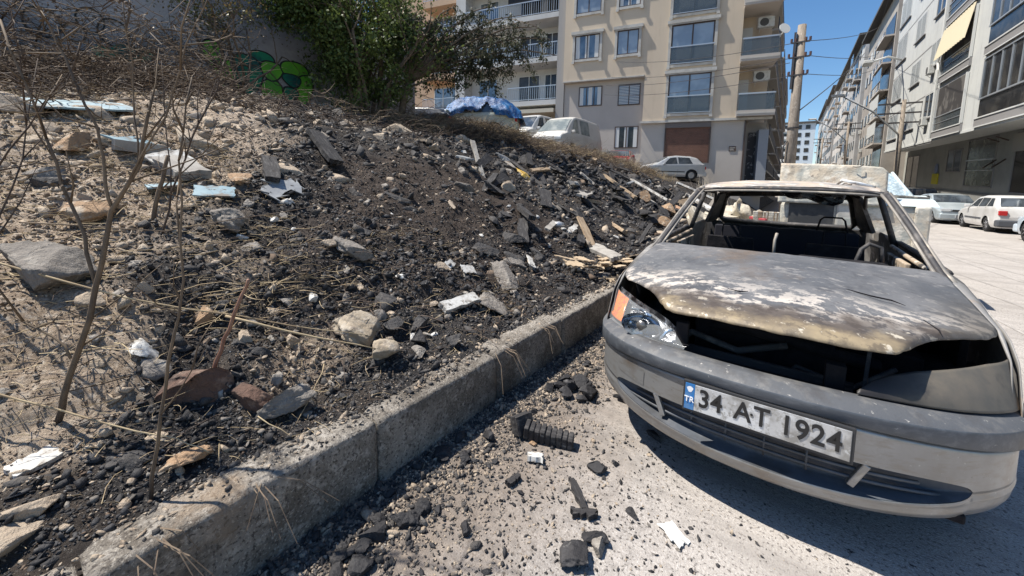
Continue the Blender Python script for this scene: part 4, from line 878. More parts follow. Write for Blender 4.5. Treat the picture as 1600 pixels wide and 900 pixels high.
# ================================================================ PARKED VEHICLES
tyre_m = M('tyre_rubber', (.025, .025, .026), rough=.85); rim_m = M('alloy_rim', (.42, .42, .43), rough=.35, metal=.7)
redl = M('red_lamp', (.45, .02, .02), rough=.25); clearl = M('clear_lamp', (.55, .57, .58), rough=.15, metal=.3); blackp = M('black_plastic', (.03, .03, .032), rough=.6)
platew = M('plate_white', (.6, .6, .6), rough=.5)
carglass = M('car_glass', (.045, .055, .065), [((.10, .12, .14), 1.5, .45, .6, 3)], rough=.05, spec=1., metal=.15)
def vehicle(name, label, cat, loc, rz, paint, L=4.1, W=1.66, top=None, belt=None, axles=(.80, 3.25), wr=.29, glassy=None, sides=(), ws=None, rw=None, group='parked cars', lamps='car', lower=None, gm=carglass, tilt=0.):
    t = thing(name, label, cat, loc, rz, group)
    n = 150; ys = np.linspace(0, L, n); H_ = W/2
    tp = smooth1(np.interp(ys, *zip(*top)), 5); bl = np.minimum(np.interp(ys, *zip(*belt)), tp-.015)
    wf = H_*np.interp(ys, [0, .06, .25, .7, L-.6, L-.2, L-.04, L], [.80, .88, .955, 1, 1, .96, .90, .84])
    gh = np.clip((tp-bl)/.50, 0, 1); wroof = wf*(.96-.17*gh)
    secs = []
    zl = .20
    for i in range(n):
        z0, zb, zt = zl, bl[i], tp[i]; w_ = wf[i]; wrf = wroof[i]
        pts = [(w_*.93, z0), (w_*.985, z0+.10)]+[(w_*(1-.0*k), z0+.12+(zb-z0-.12)*k/10) for k in range(1, 10)]+[(w_*.975, zb)]
        zr = max(zb+.005, zt-.07)
        pts += [(w_*.975*(1-k/8)+(wrf)*(k/8), zb+(zr-zb)*k/8) for k in range(1, 8)]+[(wrf, zr), (wrf-.035, zr+(zt-zr)*.6), (wrf-.10, zt-.005), (wrf*.5, zt+.012), (0, zt+.018)]
        secs.append(pts)
    Q = np.array(secs)           # (n, k, 2)
    k = Q.shape[1]; full = np.concatenate([np.stack([-Q[..., 0], Q[..., 1]], -1), np.stack([Q[..., 0], Q[..., 1]], -1)[:, ::-1][:, 1:]], 1)
    P = np.zeros((n, full.shape[1], 3)); P[..., 0] = full[..., 0]; P[..., 1] = ys[:, None]; P[..., 2] = full[..., 1]
    # bulging ends
    zz = P[..., 2]; 
    keep = np.ones((n-1, P.shape[1]-1), bool)
    for yc in axles:
        R = wr+.055; Y = P[..., 1]; Z = P[..., 2]; D = np.hypot(Y-yc, Z-wr); m = (D < R+.05) & (D > R-.05) & (Z < .85) & (np.abs(P[..., 0]) > H_*.85)
        f = np.where(m, R/np.maximum(D, 1e-6), 1)
        P[..., 1] = yc+(Y-yc)*f; P[..., 2] = wr+(Z-wr)*f
        cy = (P[:-1, :-1]+P[1:, 1:]+P[1:, :-1]+P[:-1, 1:])/4
        keep &= ~((np.hypot(cy[..., 1]-yc, cy[..., 2]-wr) < R-.002) & (np.abs(cy[..., 0]) > H_*.85))
    body = grid('body', P, [paint], t, keep=keep, flip=True)
    for i, fl in ((0, 1), (n-1, 0)):
        vs = [tuple(v) for v in P[i]]; MB().add(vs, [tuple(range(len(vs)))[::(1 if fl else -1)]]).build('end_panel', paint, body)
    MB().box(-H_*.8, H_*.8, .3, L-.3, .17, .45).build('underbody', blackp, body)
    def sp(y, side, f):    # side glass point
        i = np.interp(y, ys, np.arange(n)); i0 = int(min(i, n-2)); fr = i-i0
        def at(i): 
            w_ = wf[i]*.975; zr = max(bl[i]+.005, tp[i]-.07); return np.array([w_*(1-f)+wroof[i]*f+.006, ys[i], bl[i]+(zr-bl[i])*f])
        p = at(i0)*(1-fr)+at(i0+1)*fr; p[1] = y; p[0] *= side; return p
    for side_ in (-1, 1):
        for (a, b, c, d) in sides:    # bottom front, bottom rear, top rear, top front
            G = np.array([[sp((a*(1-u)+b*u)*(1-v)+(d*(1-u)+c*u)*v, side_, .06+.86*v) for v in np.linspace(0, 1, 7)] for u in np.linspace(0, 1, 10)])
            grid('side_window', G, [gm], body, flip=(side_ > 0))
        # sill trim and handles
        hy = [s[1]-.12 for s in sides if s[1]-s[0] > .5]
        for y in hy: q = sp(y, side_, 0); MB().box(q[0]-.012, q[0]+.012, y-.09, y+.07, q[2]-.14, q[2]-.11).build('door_handle', blackp, body)
        if sides:
            y = sides[0][0]+.10; q = sp(y, side_, .1); mo = MB().box(min(q[0], q[0]+side_*.16), max(q[0], q[0]+side_*.16), y-.05, y+.05, q[2]-.02, q[2]+.10).build('wing_mirror', paint if lamps != 'rear_only' else blackp, body, bevel=.02)
        for s_ in sides[:-1] if len(sides) > 1 else sides: 
            y = s_[1]+.03; a = sp(y, side_, 0); MB().bar((a[0]+side_*.0035, y, a[2]-.02), (side_*wf[int(y/L*n)]*1.003, y, .42), .008).build('door_seam', blackp, body)
        rub = MB(); rub.box(side_*H_*1.0-.012, side_*H_*1.0+.012, axles[0]+.42, axles[1]-.42, .46, .52); rub.build('rubbing_strip', blackp if not lower else lower, body)
    def toppatch(y0, y1, nm, mar=.06, m=None):
        G = []
        for v in np.linspace(0, 1, 12):
            y = y0+(y1-y0)*v; z = np.interp(y, ys, tp); wrf = np.interp(y, ys, wroof)-mar
            nrm = np.array([0, -(np.interp(y+.02, ys, tp)-np.interp(y-.02, ys, tp)), .04]); nrm /= np.linalg.norm(nrm)
            G.append([np.array([u*wrf, y, z+.012*(1-abs(u))+.006])+nrm*.010 for u in np.linspace(-1, 1, 12)])
        return grid(nm, np.array(G), [m or gm], body, flip=False)
    if ws: toppatch(ws[0], ws[1], 'windscreen')
    if rw: toppatch(rw[0], rw[1], 'rear_window')
    # bumpers
    bm = lower or paint
    for nm, y0, y1 in (('front_bumper', -.07, .22), ('rear_bumper', L-.22, L+.07)):
        MB().box(-H_*.95, H_*.95, y0, y1, .24, .50).build(nm, bm, body, bevel=.05)
    for s in (-1, 1):
        if lamps in ('car', 'van'):
            z = .60 if lamps == 'car' else .70
            MB().box(s*H_*.66-.17, s*H_*.66+.17, -.025, .12, z-.0, z+.14).build('headlight', clearl, body, bevel=.03)
        MB().box(s*H_*.80-.12, s*H_*.80+.085, L-.10, L+(.018 if lamps != 'tall' else .03), .66, .66+(.16 if lamps != 'tall' else .17)).build('tail_lamp', redl, body, bevel=.015)
    MB().box(-.26, .26, -.078, -.070, .33, .44).build('number_plate', platew, body); MB().box(-.26, .26, L+.070, L+.078, .52-.18, .63-.18).build('number_plate', platew, body)
    if lamps in ('car', 'van'): MB().box(-H_*.42, H_*.42, -.014, .02, .60, .70).build('grille', blackp, body)
    for s in (-1, 1):
        for yc in axles:
            wh = bpy.data.objects.new('wheel', None); C.objects.link(wh); wh.parent = t; wh.location = (s*(H_-.12), yc, wr)
            N = 28; prof = [(wr*.62, -.09), (wr*.95, -.09), (wr, -.06), (wr, .06), (wr*.95, .09), (wr*.62, .09)]; np6 = len(prof)
            ty = MB(); ty.add([(x, r*math.cos(2*PI*k2/N), r*math.sin(2*PI*k2/N)) for k2 in range(N) for r, x in prof], [(k2*np6+j, k2*np6+j+1, ((k2+1) % N)*np6+j+1, ((k2+1) % N)*np6+j) for k2 in range(N) for j in range(np6-1)]); ty.build('tyre', tyre_m, wh, True)
            rm = MB(); rm.cyl((s*.055, 0, 0), (1, 0, 0), wr*.63, .02, 20)
            for q in range(7): a = 2*PI*q/7; rm.bar((s*.07, 0, 0), (s*.07, wr*.58*math.cos(a), wr*.58*math.sin(a)), .05, .02)
            rm.build('rim', rim_m, wh)
            MB().cyl((-s*.09, 0, 0), (1, 0, 0), wr+.05, .02, 20).build('arch_liner', blackp, wh)
    return t
hatch_top = [(0, .60), (.04, .70), (.5, .83), (.95, .93), (1.10, .97), (1.75, 1.38), (2.3, 1.44), (3.1, 1.41), (3.55, 1.32), (3.95, .98), (4.06, .90), (4.1, .60)]
hatch_belt = [(0, .60), (1.0, .88), (4.1, .98)]
wht = M('white_car_paint', (.60, .59, .57), [((.50, .48, .45), 1.5, .45, .65)], rough=.35, coat=.4)
slv = M('silver_blue_car_paint', (.44, .49, .51), rough=.3, metal=.35, coat=.4)
slv2 = M('silver_car_paint', (.52, .53, .53), rough=.3, metal=.35, coat=.4)
drk = M('black_car_paint', (.03, .032, .036), rough=.25, coat=.5)
vehicle('parked_car', 'white boxy hatchback seen from behind, red tail lamp, parked across the street', 'car', (7.02, 25.9, 0), PI, wht, 4.15, 1.62, [(0, .58), (.04, .68), (.6, .80), (1.15, .90), (1.25, .93), (1.85, 1.33), (2.4, 1.40), (3.5, 1.38), (3.72, 1.30), (4.02, .96), (4.1, .88), (4.15, .6)], hatch_belt, (.78, 3.30), .28,
    sides=((1.45, 2.35, 2.35, 1.95), (2.42, 3.15, 3.15, 2.42), (3.22, 3.72, 3.50, 3.22)), ws=(1.30, 1.80), rw=(3.72, 4.0), lower=M('grey_bumper', (.07, .075, .085), rough=.6), lamps='tall')
vehicle('parked_car', 'pale silver-blue hatchback facing the camera, nose to nose with the white one', 'car', (6.6, 26.5, 0), .04, slv, 4.0, 1.64, hatch_top, hatch_belt, (.80, 3.20), .29,
    sides=((1.35, 2.3, 2.25, 1.85), (2.37, 3.1, 3.05, 2.33)), ws=(1.16, 1.72), rw=(3.6, 3.9), lower=slv)
vehicle('parked_car', 'pale blue car, only its front wheel showing at the right edge', 'car', (6.72, 19.35, 0), PI, M('pale_blue_car_paint', (.50, .57, .63), rough=.3, coat=.4), 4.1, 1.66, hatch_top, hatch_belt, (.85, 3.3), .30,
    sides=((1.35, 2.3, 2.25, 1.85), (2.37, 3.1, 3.05, 2.33)), ws=(1.16, 1.72), rw=(3.6, 3.9))
vehicle('parked_car', 'dark minivan with a white roof line behind the silver-blue hatchback', 'car', (7.2, 35, 0), .04, drk, 4.6, 1.8, [(0, .75), (.05, .9), (.9, 1.1), (1.6, 1.75), (2.0, 1.84), (4.2, 1.82), (4.5, 1.2), (4.6, .7)], [(0, .8), (1, 1.05), (4.6, 1.1)], (.9, 3.6), .33,
    sides=((1.3, 2.3, 2.25, 1.8), (2.37, 4.1, 4.05, 2.33)), ws=(.95, 1.6), rw=(4.25, 4.5))
vehicle('parked_car', 'silver hatchback parked below the brown roller shutter, red tail lamps to the right', 'car', (-8.0, 24.1, 1.85), -1.0, slv2, 4.1, 1.66, [(0, .58), (.04, .70), (.5, .85), (1.1, .97), (1.2, 1.0), (1.9, 1.40), (2.4, 1.47), (3.2, 1.44), (3.6, 1.34), (3.95, 1.0), (4.07, .92), (4.1, .60)], hatch_belt, (.80, 3.25), .30,
    sides=((1.5, 2.4, 2.35, 1.98), (2.47, 3.3, 3.12, 2.45)), ws=(1.25, 1.85), rw=(3.65, 3.9))
vanp = M('cream_van_paint', (.56, .54, .50), [((.48, .45, .41), 1.6, .45, .62)], rough=.45, coat=.2)
van_top = [(0, .85), (.03, .98), (.35, 1.08), (1.25, 1.80), (1.5, 1.88), (2.4, 1.93), (4.1, 1.93), (4.45, 1.86), (4.55, 1.2), (4.6, .7)]
zv = 2.97
vehicle('parked_van', 'white minibus with a sloping front, parked on top of the slope before the beige building', 'van', (-8.72, 14.6, 2.56), .03, vanp, 4.6, 1.68, van_top, [(0, .92), (.4, 1.05), (4.6, 1.12)], (.85, 3.5), .30,
    sides=((.75, 1.62, 1.62, 1.25), (1.85, 2.85, 2.85, 1.85)), ws=(.42, 1.18), group='vehicles on top of the slope', lamps='van', lower=M('van_grey_bumper', (.40, .38, .35), rough=.6), gm=M('dusty_glass', (.16, .18, .17), [((.30, .31, .28), 2, .45, .6)], rough=.15, spec=.8))
vehicle('parked_van', 'smaller white van left of the cream minibus, partly hidden behind it', 'van', (-10.95, 15.3, 2.95), .05, wht, 4.3, 1.66, van_top, [(0, .92), (.4, 1.05), (4.6, 1.12)], (.85, 3.3), .30,
    sides=((.75, 1.62, 1.62, 1.25), (1.85, 2.85, 2.85, 1.85)), ws=(.42, 1.18), group='vehicles on top of the slope', lamps='van')
vehicle('parked_car', 'dark red car just peeping out between the minibus and the silver hatchback', 'car', (-7.55, 19.3, 2.05), .2, M('red_car_paint', (.30, .02, .03), rough=.3), 3.9, 1.6, [(y, z*.92) for y, z in hatch_top], hatch_belt, (.8, 3.1), .28,
    sides=((1.35, 2.3, 2.25, 1.85), (2.37, 3.1, 3.05, 2.33)), ws=(1.16, 1.72), rw=(3.6, 3.9), group='vehicles on top of the slope')
tc = vehicle('parked_car', 'pale green-white car half covered with a crumpled blue tarpaulin at the top of the slope', 'car', (-11.75, 10.0, 2.86), -1.05, M('pale_green_car_paint', (.52, .56, .50), rough=.4), 3.9, 1.62, hatch_top, hatch_belt, (.8, 3.1), .29,
    sides=((1.35, 2.3, 2.25, 1.85), (2.37, 3.1, 3.05, 2.33)), ws=(1.16, 1.72), rw=(3.6, 3.9), group='vehicles on top of the slope')
# blue tarp draped over it
nu, nv = 90, 60
Ug, Vg = np.meshgrid(np.linspace(-1.02, 1.02, nu), np.linspace(.9, 4.15, nv), indexing='ij')
zt = np.interp(Vg, *zip(*hatch_top)); dx = np.clip(np.abs(Ug)-.62, 0, 1); dy = np.clip(Vg-3.9, 0, 1)
Zt = zt+.07-dx*1.5+.09*fbm(Ug*3, Vg*2.2, 4, 3)+.10*np.abs(fbm(Ug*7, Vg*5, 2, 4)); Xt = np.clip(Ug, -.90, .90)+.03*fbm(Ug*5, Vg*5, 2, 9)
kp = (np.abs(Ug[:-1, :-1]) < .93+.3*fbm(Vg[:-1, :-1]*2.1, Vg[:-1, :-1]*0, 2, 6))
to = grid('blue_tarpaulin', np.stack([Xt, Vg, np.maximum(Zt, .75)], -1), [M('blue_tarp', (.008, .075, .24), [((.012, .14, .36), 3, .45, .6), ((.30, .45, .62), 16, .62, .68), ((.01, .02, .06), 9, .58, .66)], rough=.45, bump=(30, 1, .02))], None, keep=kp)
to.location = (-11.75, 10.0, 2.86); to.rotation_euler = (0, 0, -1.05); tag(to, 'crumpled blue tarpaulin thrown over the pale green-white car', 'tarpaulin')
vehicle('parked_car', 'low dark car with a blue roof at the foot of the big bush', 'car', (-13.6, 9.0, 2.75), -1.2, drk, 3.9, 1.6, [(y, z*.85) for y, z in hatch_top], hatch_belt, (.8, 3.1), .28, sides=((1.35, 2.3, 2.25, 1.85),), ws=(1.16, 1.72), group='vehicles on top of the slope')
# ================================================================ WRECKED VAN BEHIND THE BURNT CAR
wv = thing('wrecked_van', 'scorched pale van wreck with crazed windscreen, right behind the burnt silver car', 'van', (.62, 6.55, 0), -.02)
scp = M('scorched_cream', (.52, .44, .34), [((.40, .40, .36), 2.2, .45, .58), ((.66, .61, .52), 7, .50, .62), ((.30, .19, .12), 4, .58, .68, 8, .8), ((.16, .13, .11), 11, .62, .70)], rough=.75, bump=(18, .8, .015), coord='Object')
scb = M('scorched_pale_blue', (.46, .53, .55), [((.58, .62, .61), 5, .45, .6), ((.30, .28, .24), 6, .60, .70)], rough=.6, bump=(30, .5, .006))
crz = M('crazed_glass', (.28, .36, .40), [((.50, .56, .58), 34, .46, .56, 8), ((.22, .28, .31), 9, .52, .62), ((.2, .24, .26), 60, .58, .62)], rough=.35, bump=(90, .8, .004), spec=.8)
bd = MB(); bd.box(-.70, .74, .0, 3.4, .35, 1.18); bd.box(-.76, .50, 1.1, 3.4, 1.18, 1.62); bd.build('body', scp, wv, bevel=.06)
MB().box(-.60, -.12, -.012, 0, .80, 1.17).build('radiator_panel', M('grey_radiator', (.035, .037, .04), [((.06, .06, .06), 5, .45, .6)]), wv)  # shade on the wreck's front is put into this near-black colour
MB().add([(.10, .12, 1.245), (.80, .12, 1.245), (.80, .60, 1.30), (.10, .62, 1.31), (.10, -.02, 1.17), (.82, -.02, 1.17)], [(0, 1, 2, 3), (4, 5, 1, 0)]).build('bonnet_edge', scb, wv)
wsn = MB(); wsn.add([(-.10, .55, 1.30), (.66, .55, 1.30), (.50, .95, 1.60), (-.10, .98, 1.63)], [(0, 1, 2, 3)]); o = wsn.build('windscreen', crz, wv); o.modifiers.new('s', 'SOLIDIFY').thickness = .012
MB().tube([(.68, .54, 1.28), (.60, .72, 1.43), (.515, .95, 1.61)], .018, 6).build('windscreen_pillar', scb, wv, True)
nu, nv = 40, 20
Ug, Vg = np.meshgrid(np.linspace(-.735, .36, nu), np.linspace(0, 1, nv), indexing='ij')
tp = np.interp(Ug[:, 0], [-.735, -.3, .1, .30, .36], [1.70, 1.685, 1.66, 1.64, 1.58])[:, None]
Z = 1.16+(tp-1.16)*Vg; Y = -.05+.10*Vg+.015*fbm(Ug*5, Vg*4, 3, 4)
for xc in (-.70, -.62, -.555): Y = Y-.016*np.exp(-((Ug-xc-.03*(1-Vg))/.012)**2)
pn = grid('upright_bonnet', np.stack([Ug, Y, Z], -1), [scp], wv, thick=.012)
MB().tube([(.02, -.0, 1.645), (.05, -.02, 1.64), (.09, -.02, 1.645), (.11, 0, 1.66)], .006, 6).build('bonnet_catch', iron, pn, True)
crn = MB(); N = 18
ring = lambda r, y: [(.0+(.03+r)*math.cos(a), y, 1.02+(.0+r*1.3)*math.sin(a)) for a in np.linspace(0, 2*PI, N+1)[:-1]]
MB().box(-.10, .10, -.03, .02, .78, 1.22).build('lamp_panel', M('dusty_lamp', (.48, .46, .42), [((.36, .35, .32), 6, .45, .6)], rough=.4), wv, bevel=.045)
MB().box(-.02, .09, -.042, -.031, .80, .99).build('lamp_lens', M('grey_lens', (.34, .35, .32), rough=.3), wv, bevel=.01)
MB().box(.62, .76, -.04, .0, .62, 1.17).build('wing_panel', scp, wv, bevel=.03)
MB().bar((.12, .30, 1.30), (.78, .26, 1.27), .05, .03).build('wiper_panel', M('sooty_cowl', (.09, .085, .08), [((.3, .27, .22), 8, .5, .62)], rough=.8), wv, bevel=.01)
for s in (-1, 1): MB().cyl((s*.62, .55, .28), (1, 0, 0), .28, .18, 24).cyl((s*.62, 2.9, .28), (1, 0, 0), .28, .18, 24).build('wheel_pair', soot, wv)
# ================================================================ PLANTS
bark = M('bark', (.115, .085, .06), [((.18, .14, .10), 20, .45, .6)], rough=.9)
drystem = M('dry_stem', (.17, .125, .085), [((.10, .07, .05), 9, .45, .6)], rough=.85)
palestem = M('pale_straw', (.42, .33, .20), [((.30, .22, .13), 9, .45, .6)], rough=.8)
darkstem = M('scorched_stem', (.055, .038, .03), [((.10, .07, .05), 14, .45, .6)], rough=.85)
def leafmat(name, c, c2, sc=1.2):
    m = M(name, c, [(c2, sc, .42, .60, 3), (tuple(x*.6 for x in c), 7, .5, .65, 2)], rough=.55, coord='World', spec=.4)
    n = m.node_tree.nodes; l = m.node_tree.links; b = n['Principled BSDF']; t = n.new('ShaderNodeBsdfTranslucent'); l.new(cur_color(m), t.inputs[0])
    mx = n.new('ShaderNodeMixShader'); mx.inputs[0].default_value = .28; l.new(b.outputs[0], mx.inputs[1]); l.new(t.outputs[0], mx.inputs[2]); l.new(mx.outputs[0], n['Material Output'].inputs[0]); return m
lf_green = leafmat('green_leaf', (.08, .12, .03), (.17, .22, .06), 1.6)
lf_olive = leafmat('olive_leaf', (.055, .062, .032), (.09, .095, .055))
lf_dry = leafmat('dry_leaf', (.22, .15, .075), (.12, .075, .04))
def leaves(name, C_, size, mat, parent, droop=.3, seed=1, aspect=.5):
    r = np.random.default_rng(seed); C_ = np.asarray(C_); n = len(C_)
    d = r.normal(size=(n, 3)); d[:, 2] -= droop; d /= np.linalg.norm(d, axis=1)[:, None]
    e = r.normal(size=(n, 3)); e -= (e*d).sum(1)[:, None]*d; e /= np.linalg.norm(e, axis=1)[:, None]; nn = np.cross(d, e)
    s = size*r.uniform(.6, 1.35, n)[:, None]
    V = np.stack([C_, C_+d*s*.5+e*s*aspect*.5+nn*s*.08, C_+d*s, C_+d*s*.5-e*s*aspect*.5+nn*s*.08], 1).reshape(-1, 3)
    F = np.arange(n*4).reshape(n, 4); return npmesh(name, V, F, mat, parent)
def branch(mb, p, d, L, r, depth, rr, tips, wob=.25, split=(2, 3), up=.15, n=5, shrink=.68):
    pts = [Vector(p)]; rad = [r]; d = Vector(d).normalized(); k = 5
    for i in range(k):
        d = (d+Vector((rr.gauss(0, wob), rr.gauss(0, wob), rr.gauss(0, wob)+up*.3))*.5).normalized(); pts.append(pts[-1]+d*L/k); rad.append(r*(1-.45*(i+1)/k))
    mb.tube(pts, rad, n, True)
    tips += [tuple(q) for q in pts[2:]] if depth <= 1 else []
    if depth > 0:
        for j in range(rr.randint(*split)):
            i = rr.randint(2, k); nd = (d+Vector((rr.gauss(0, .75), rr.gauss(0, .75), rr.gauss(0, .55)+up))).normalized()
            branch(mb, pts[i], nd, L*rr.uniform(.55, .8), rad[i]*.7, depth-1, rr, tips, wob, split, up, max(3, n-1), shrink)
# --- big green bush
rr = random.Random(3)
gb_ = thing('green_bush', 'large dark green leafy bush growing beside the end of the graffiti wall', 'bush', (-8.6, 5.8, 2.8))
mb = MB(); tips = []
for k in range(11):
    a = 2*PI*k/11; branch(mb, (.3*math.cos(a), .3*math.sin(a), 0), (math.cos(a)*.45, math.sin(a)*.45, 1.5), 1.9, .06, 3, rr, tips, .25, (2, 3), .25)
mb.build('trunk', bark, gb_, True)
T = np.array(tips); r_ = np.random.default_rng(5)
def clump(T, per, sp, r_): return (np.repeat(T, per, 0)+r_.normal(size=(len(T)*per, 3))*sp)
# clumps on an uneven ellipsoid shell for a dense crown
cc = []
for i in range(470):
    v = r_.normal(size=3); v /= np.linalg.norm(v); q = r_.uniform(.35, 1.05)
    c = np.array([v[0]*1.35*q, v[1]*1.55*q-.1, 1.95+v[2]*2.1*q]); 
    if c[2] > .1+.5*r_.random(): cc.append(c)
for i in range(150):
    v = r_.normal(size=3); v /= np.linalg.norm(v); q = r_.uniform(.2, 1.0); cc.append(np.array([-.15+v[0]*.6*q, -1.55+v[1]*.85*q, 2.35+v[2]*.75*q]))
cc = np.array(cc)
cc = cc[fbm(cc[:, 0]*1.3+cc[:, 2], cc[:, 1]*1.3-cc[:, 2]*.8, 2, 4) > -.22]
L1 = np.concatenate([clump(cc, 62, .12, r_), clump(T, 5, .12, r_)])
leaves('crown', L1, .085, lf_green, gb_, .5, 6, .55)
# --- olive-leaved tree reaching right
ot = thing('olive_tree', 'thin-branched tree with drooping olive leaves hanging in front of the white building', 'tree', (-8.0, 6.3, 2.85))
mb = MB(); tips = []
base = Vector((-8.0, 6.3, 2.85)); fork = Vector((.12, .15, .9)); mb.tube([(0, 0, -.1), (.05, .05, .4), fork], [.10, .08, .07], 8)
cents = [(-7.1, 7.7, 5.2), (-6.4, 8.4, 5.2), (-5.6, 8.8, 5.4), (-5.2, 9.1, 4.7), (-6.2, 8.5, 4.2), (-7.3, 7.3, 5.7), (-7.67, 7.35, 5.53), (-6.9, 8.0, 5.3), (-6.0, 8.6, 5.7), (-5.35, 9.0, 5.1), (-6.83, 7.81, 4.25), (-6.3, 8.3, 4.6), (-7.44, 7.37, 4.25), (-7.2, 7.6, 5.0), (-5.9, 8.7, 4.95), (-6.6, 8.1, 5.9), (-7.9, 6.9, 4.8), (-6.5, 8.3, 3.95), (-5.8, 8.7, 4.5), (-7.0, 7.6, 4.6), (-7.6, 7.2, 4.9), (-8.0, 6.8, 5.6)]
LL = []
for i, c in enumerate(cents):
    c = Vector(c)-base; mid = fork.lerp(c, .5)+Vector((0, 0, .35)); p_ = [fork, fork.lerp(mid, .5)+Vector((rr.gauss(0, .05), 0, .1)), mid, mid.lerp(c, .5)+Vector((0, 0, .12)), c]
    mb.tube(p_, [.042, .034, .026, .018, .010], 6)
    for j in range(9):
        s_ = p_[2].lerp(c, rr.random()); e_ = s_+Vector((rr.gauss(0, .32), rr.gauss(0, .32), rr.gauss(-.05, .25))); e2 = e_+Vector((rr.gauss(0, .12), rr.gauss(0, .12), -.18))
        mb.tube([s_, e_, e2], [.009, .006, .003], 4)
        for q in range(52):
            t = rr.random(); w0 = s_.lerp(e_, t*2) if t < .5 else e_.lerp(e2, t*2-1); LL.append((w0.x+rr.gauss(0, .045), w0.y+rr.gauss(0, .045), w0.z+rr.gauss(-.02, .05)))
mb.build('trunk', bark, ot, True); leaves('crown', np.array(LL), .085, lf_olive, ot, 1.1, 8, .42)
# --- half dry shrub hanging in at the top left, before the wall
ds2 = thing('dry_shrub', 'half dry shrub with yellowish and brown leaves in front of the plastered wall', 'shrub', (-8.9, 3.1, 2.95))
mb = MB(); tips = []
for k in range(9):
    a = 2*PI*k/9; branch(mb, (.1*math.cos(a), .1*math.sin(a), 0), (math.cos(a)*.5-.1, math.sin(a)*.6, 1.3), 1.3, .03, 3, rr, tips, .35, (2, 3), .1)
mb.build('stems', drystem, ds2, True); T = np.array(tips); T2 = T[T[:, 2] > 1.1]
leaves('foliage', clump(T2, 7, .10, r_), .055, leafmat('yellow_green_leaf', (.15, .155, .04), (.20, .14, .06), 2.), ds2, .4, 9)
leaves('dry_foliage', clump(T[T[:, 2] > 1.3], 3, .12, r_), .045, lf_dry, ds2, .6, 10)
ds3 = thing('dry_shrub', 'brown leafless thicket against the wall left of the half dry shrub', 'shrub', (-8.6, 1.2, 2.85))
mb = MB(); tips = []
for k in range(12):
    a = rr.uniform(0, 2*PI); branch(mb, (.6*math.cos(a), 1.3*math.sin(a), 0), (rr.gauss(0, .5), rr.gauss(0, .8), .8), 1.0, .016, 3, rr, tips, .4, (2, 3), .0, 4)
mb.build('stems', drystem, ds3, True); leaves('dry_foliage', clump(np.array(tips), 1, .08, r_), .04, lf_dry, ds3, .4, 11)
# --- dry brush along the crest (uncountable)
def twigs(n, xf, lmin, lmax, rad, seed, flat=.25, hh=.25):
    r = np.random.default_rng(seed); mbv = []; mbf = []; k = 0
    X, Y = xf(r, n); dr = (Y > 2.2) & (Y < 5.6) & (X < -6.2) & (r.random(n) < .86); Y = np.where(dr, Y+4.2, Y); X = np.where(dr, X+.1, X); Z = hbase(X, Y)+r.uniform(0, 1, n)**2*hh
    az = r.uniform(0, 2*PI, n); el = r.normal(0, flat, n)+.05; Lg = r.uniform(lmin, lmax, n)*r.uniform(.5, 1, n)
    D = np.stack([np.cos(az)*np.cos(el), np.sin(az)*np.cos(el), np.sin(el)], -1); P0 = np.stack([X, Y, Z], -1)
    sd = np.cross(D, [0, 0, 1.]); sd /= np.linalg.norm(sd, axis=1)[:, None]; u2 = np.cross(sd, D)
    bend = r.normal(0, .12, (n, 1))*Lg[:, None]; bd2 = r.normal(0, .12, (n, 1))*Lg[:, None]
    rs = rad*r.uniform(.5, 1.4, n)[:, None]
    rings = []
    for t in (0, .33, .66, 1.):
        C0 = P0+D*(Lg[:, None]*t)+sd*bend*4*t*(1-t)+u2*bd2*4*t*(1-t)
        q = rs*(1-.6*t); rings.append(np.stack([C0+sd*q, C0-sd*q*.5+u2*q*.87, C0-sd*q*.5-u2*q*.87], 1))
    V = np.stack(rings, 1).reshape(-1, 3)        # n,4,3
    F = []
    for i in range(3):
        for j in range(3): F.append([i*3+j, i*3+(j+1) % 3, (i+1)*3+(j+1) % 3, (i+1)*3+j])
    F = (np.array(F)[None]+(np.arange(n)*12)[:, None, None]).reshape(-1, 4)
    return V, F
def crestxy(y0, y1, xc, xs):
    def f(r, n):
        Y = y0+(y1-y0)*r.random(n)**1.3; X = np.interp(Y, [0, 2, 5, 8, 12, 17, 20], [-7.2, -7.3, -7.4, -7.2, -6.6, -6.0, -5.2])+xc+r.normal(0, xs, n); return X, Y
    return f
for nm, n, f, a, b, rd, sd_, m_, hh in (('dry_brush', 8000, crestxy(-1.5, 19, .15, .5), .2, .9, .006, 1, drystem, .34), ('brown_thicket', 1500, lambda r, n: (r.normal(-7.9, .9, n), r.uniform(-1.5, 2.6, n)), .4, 1.2, .006, 12, drystem, .95), ('dry_straw', 4200, crestxy(4, 19, .25, .45), .15, .6, .005, 2, palestem, .30), ('dark_brush', 5000, crestxy(-1.5, 16, .7, .7), .2, .9, .006, 3, darkstem, .22),
      ('dry_litter', 3200, lambda r, n: (r.uniform(-6.8, -2.2, n), r.uniform(-.6, 1.4, n)), .06, .35, .0022, 4, palestem, .05), ('fine_straw', 900, lambda r, n: (r.uniform(-2.8, -1.5, n), r.uniform(-.3, 2.6, n)), .04, .22, .0014, 22, palestem, .035), ('burnt_litter', 3500, lambda r, n: (r.uniform(-6.5, -1.6, n), r.uniform(.2, 8, n)), .08, .4, .003, 5, darkstem, .04)):
    V, F = twigs(n, f, a, b, rd, sd_, .3 if 'litter' not in nm and 'fine' not in nm else .10, hh); tag(npmesh(nm, V, F, m_), kind='stuff')
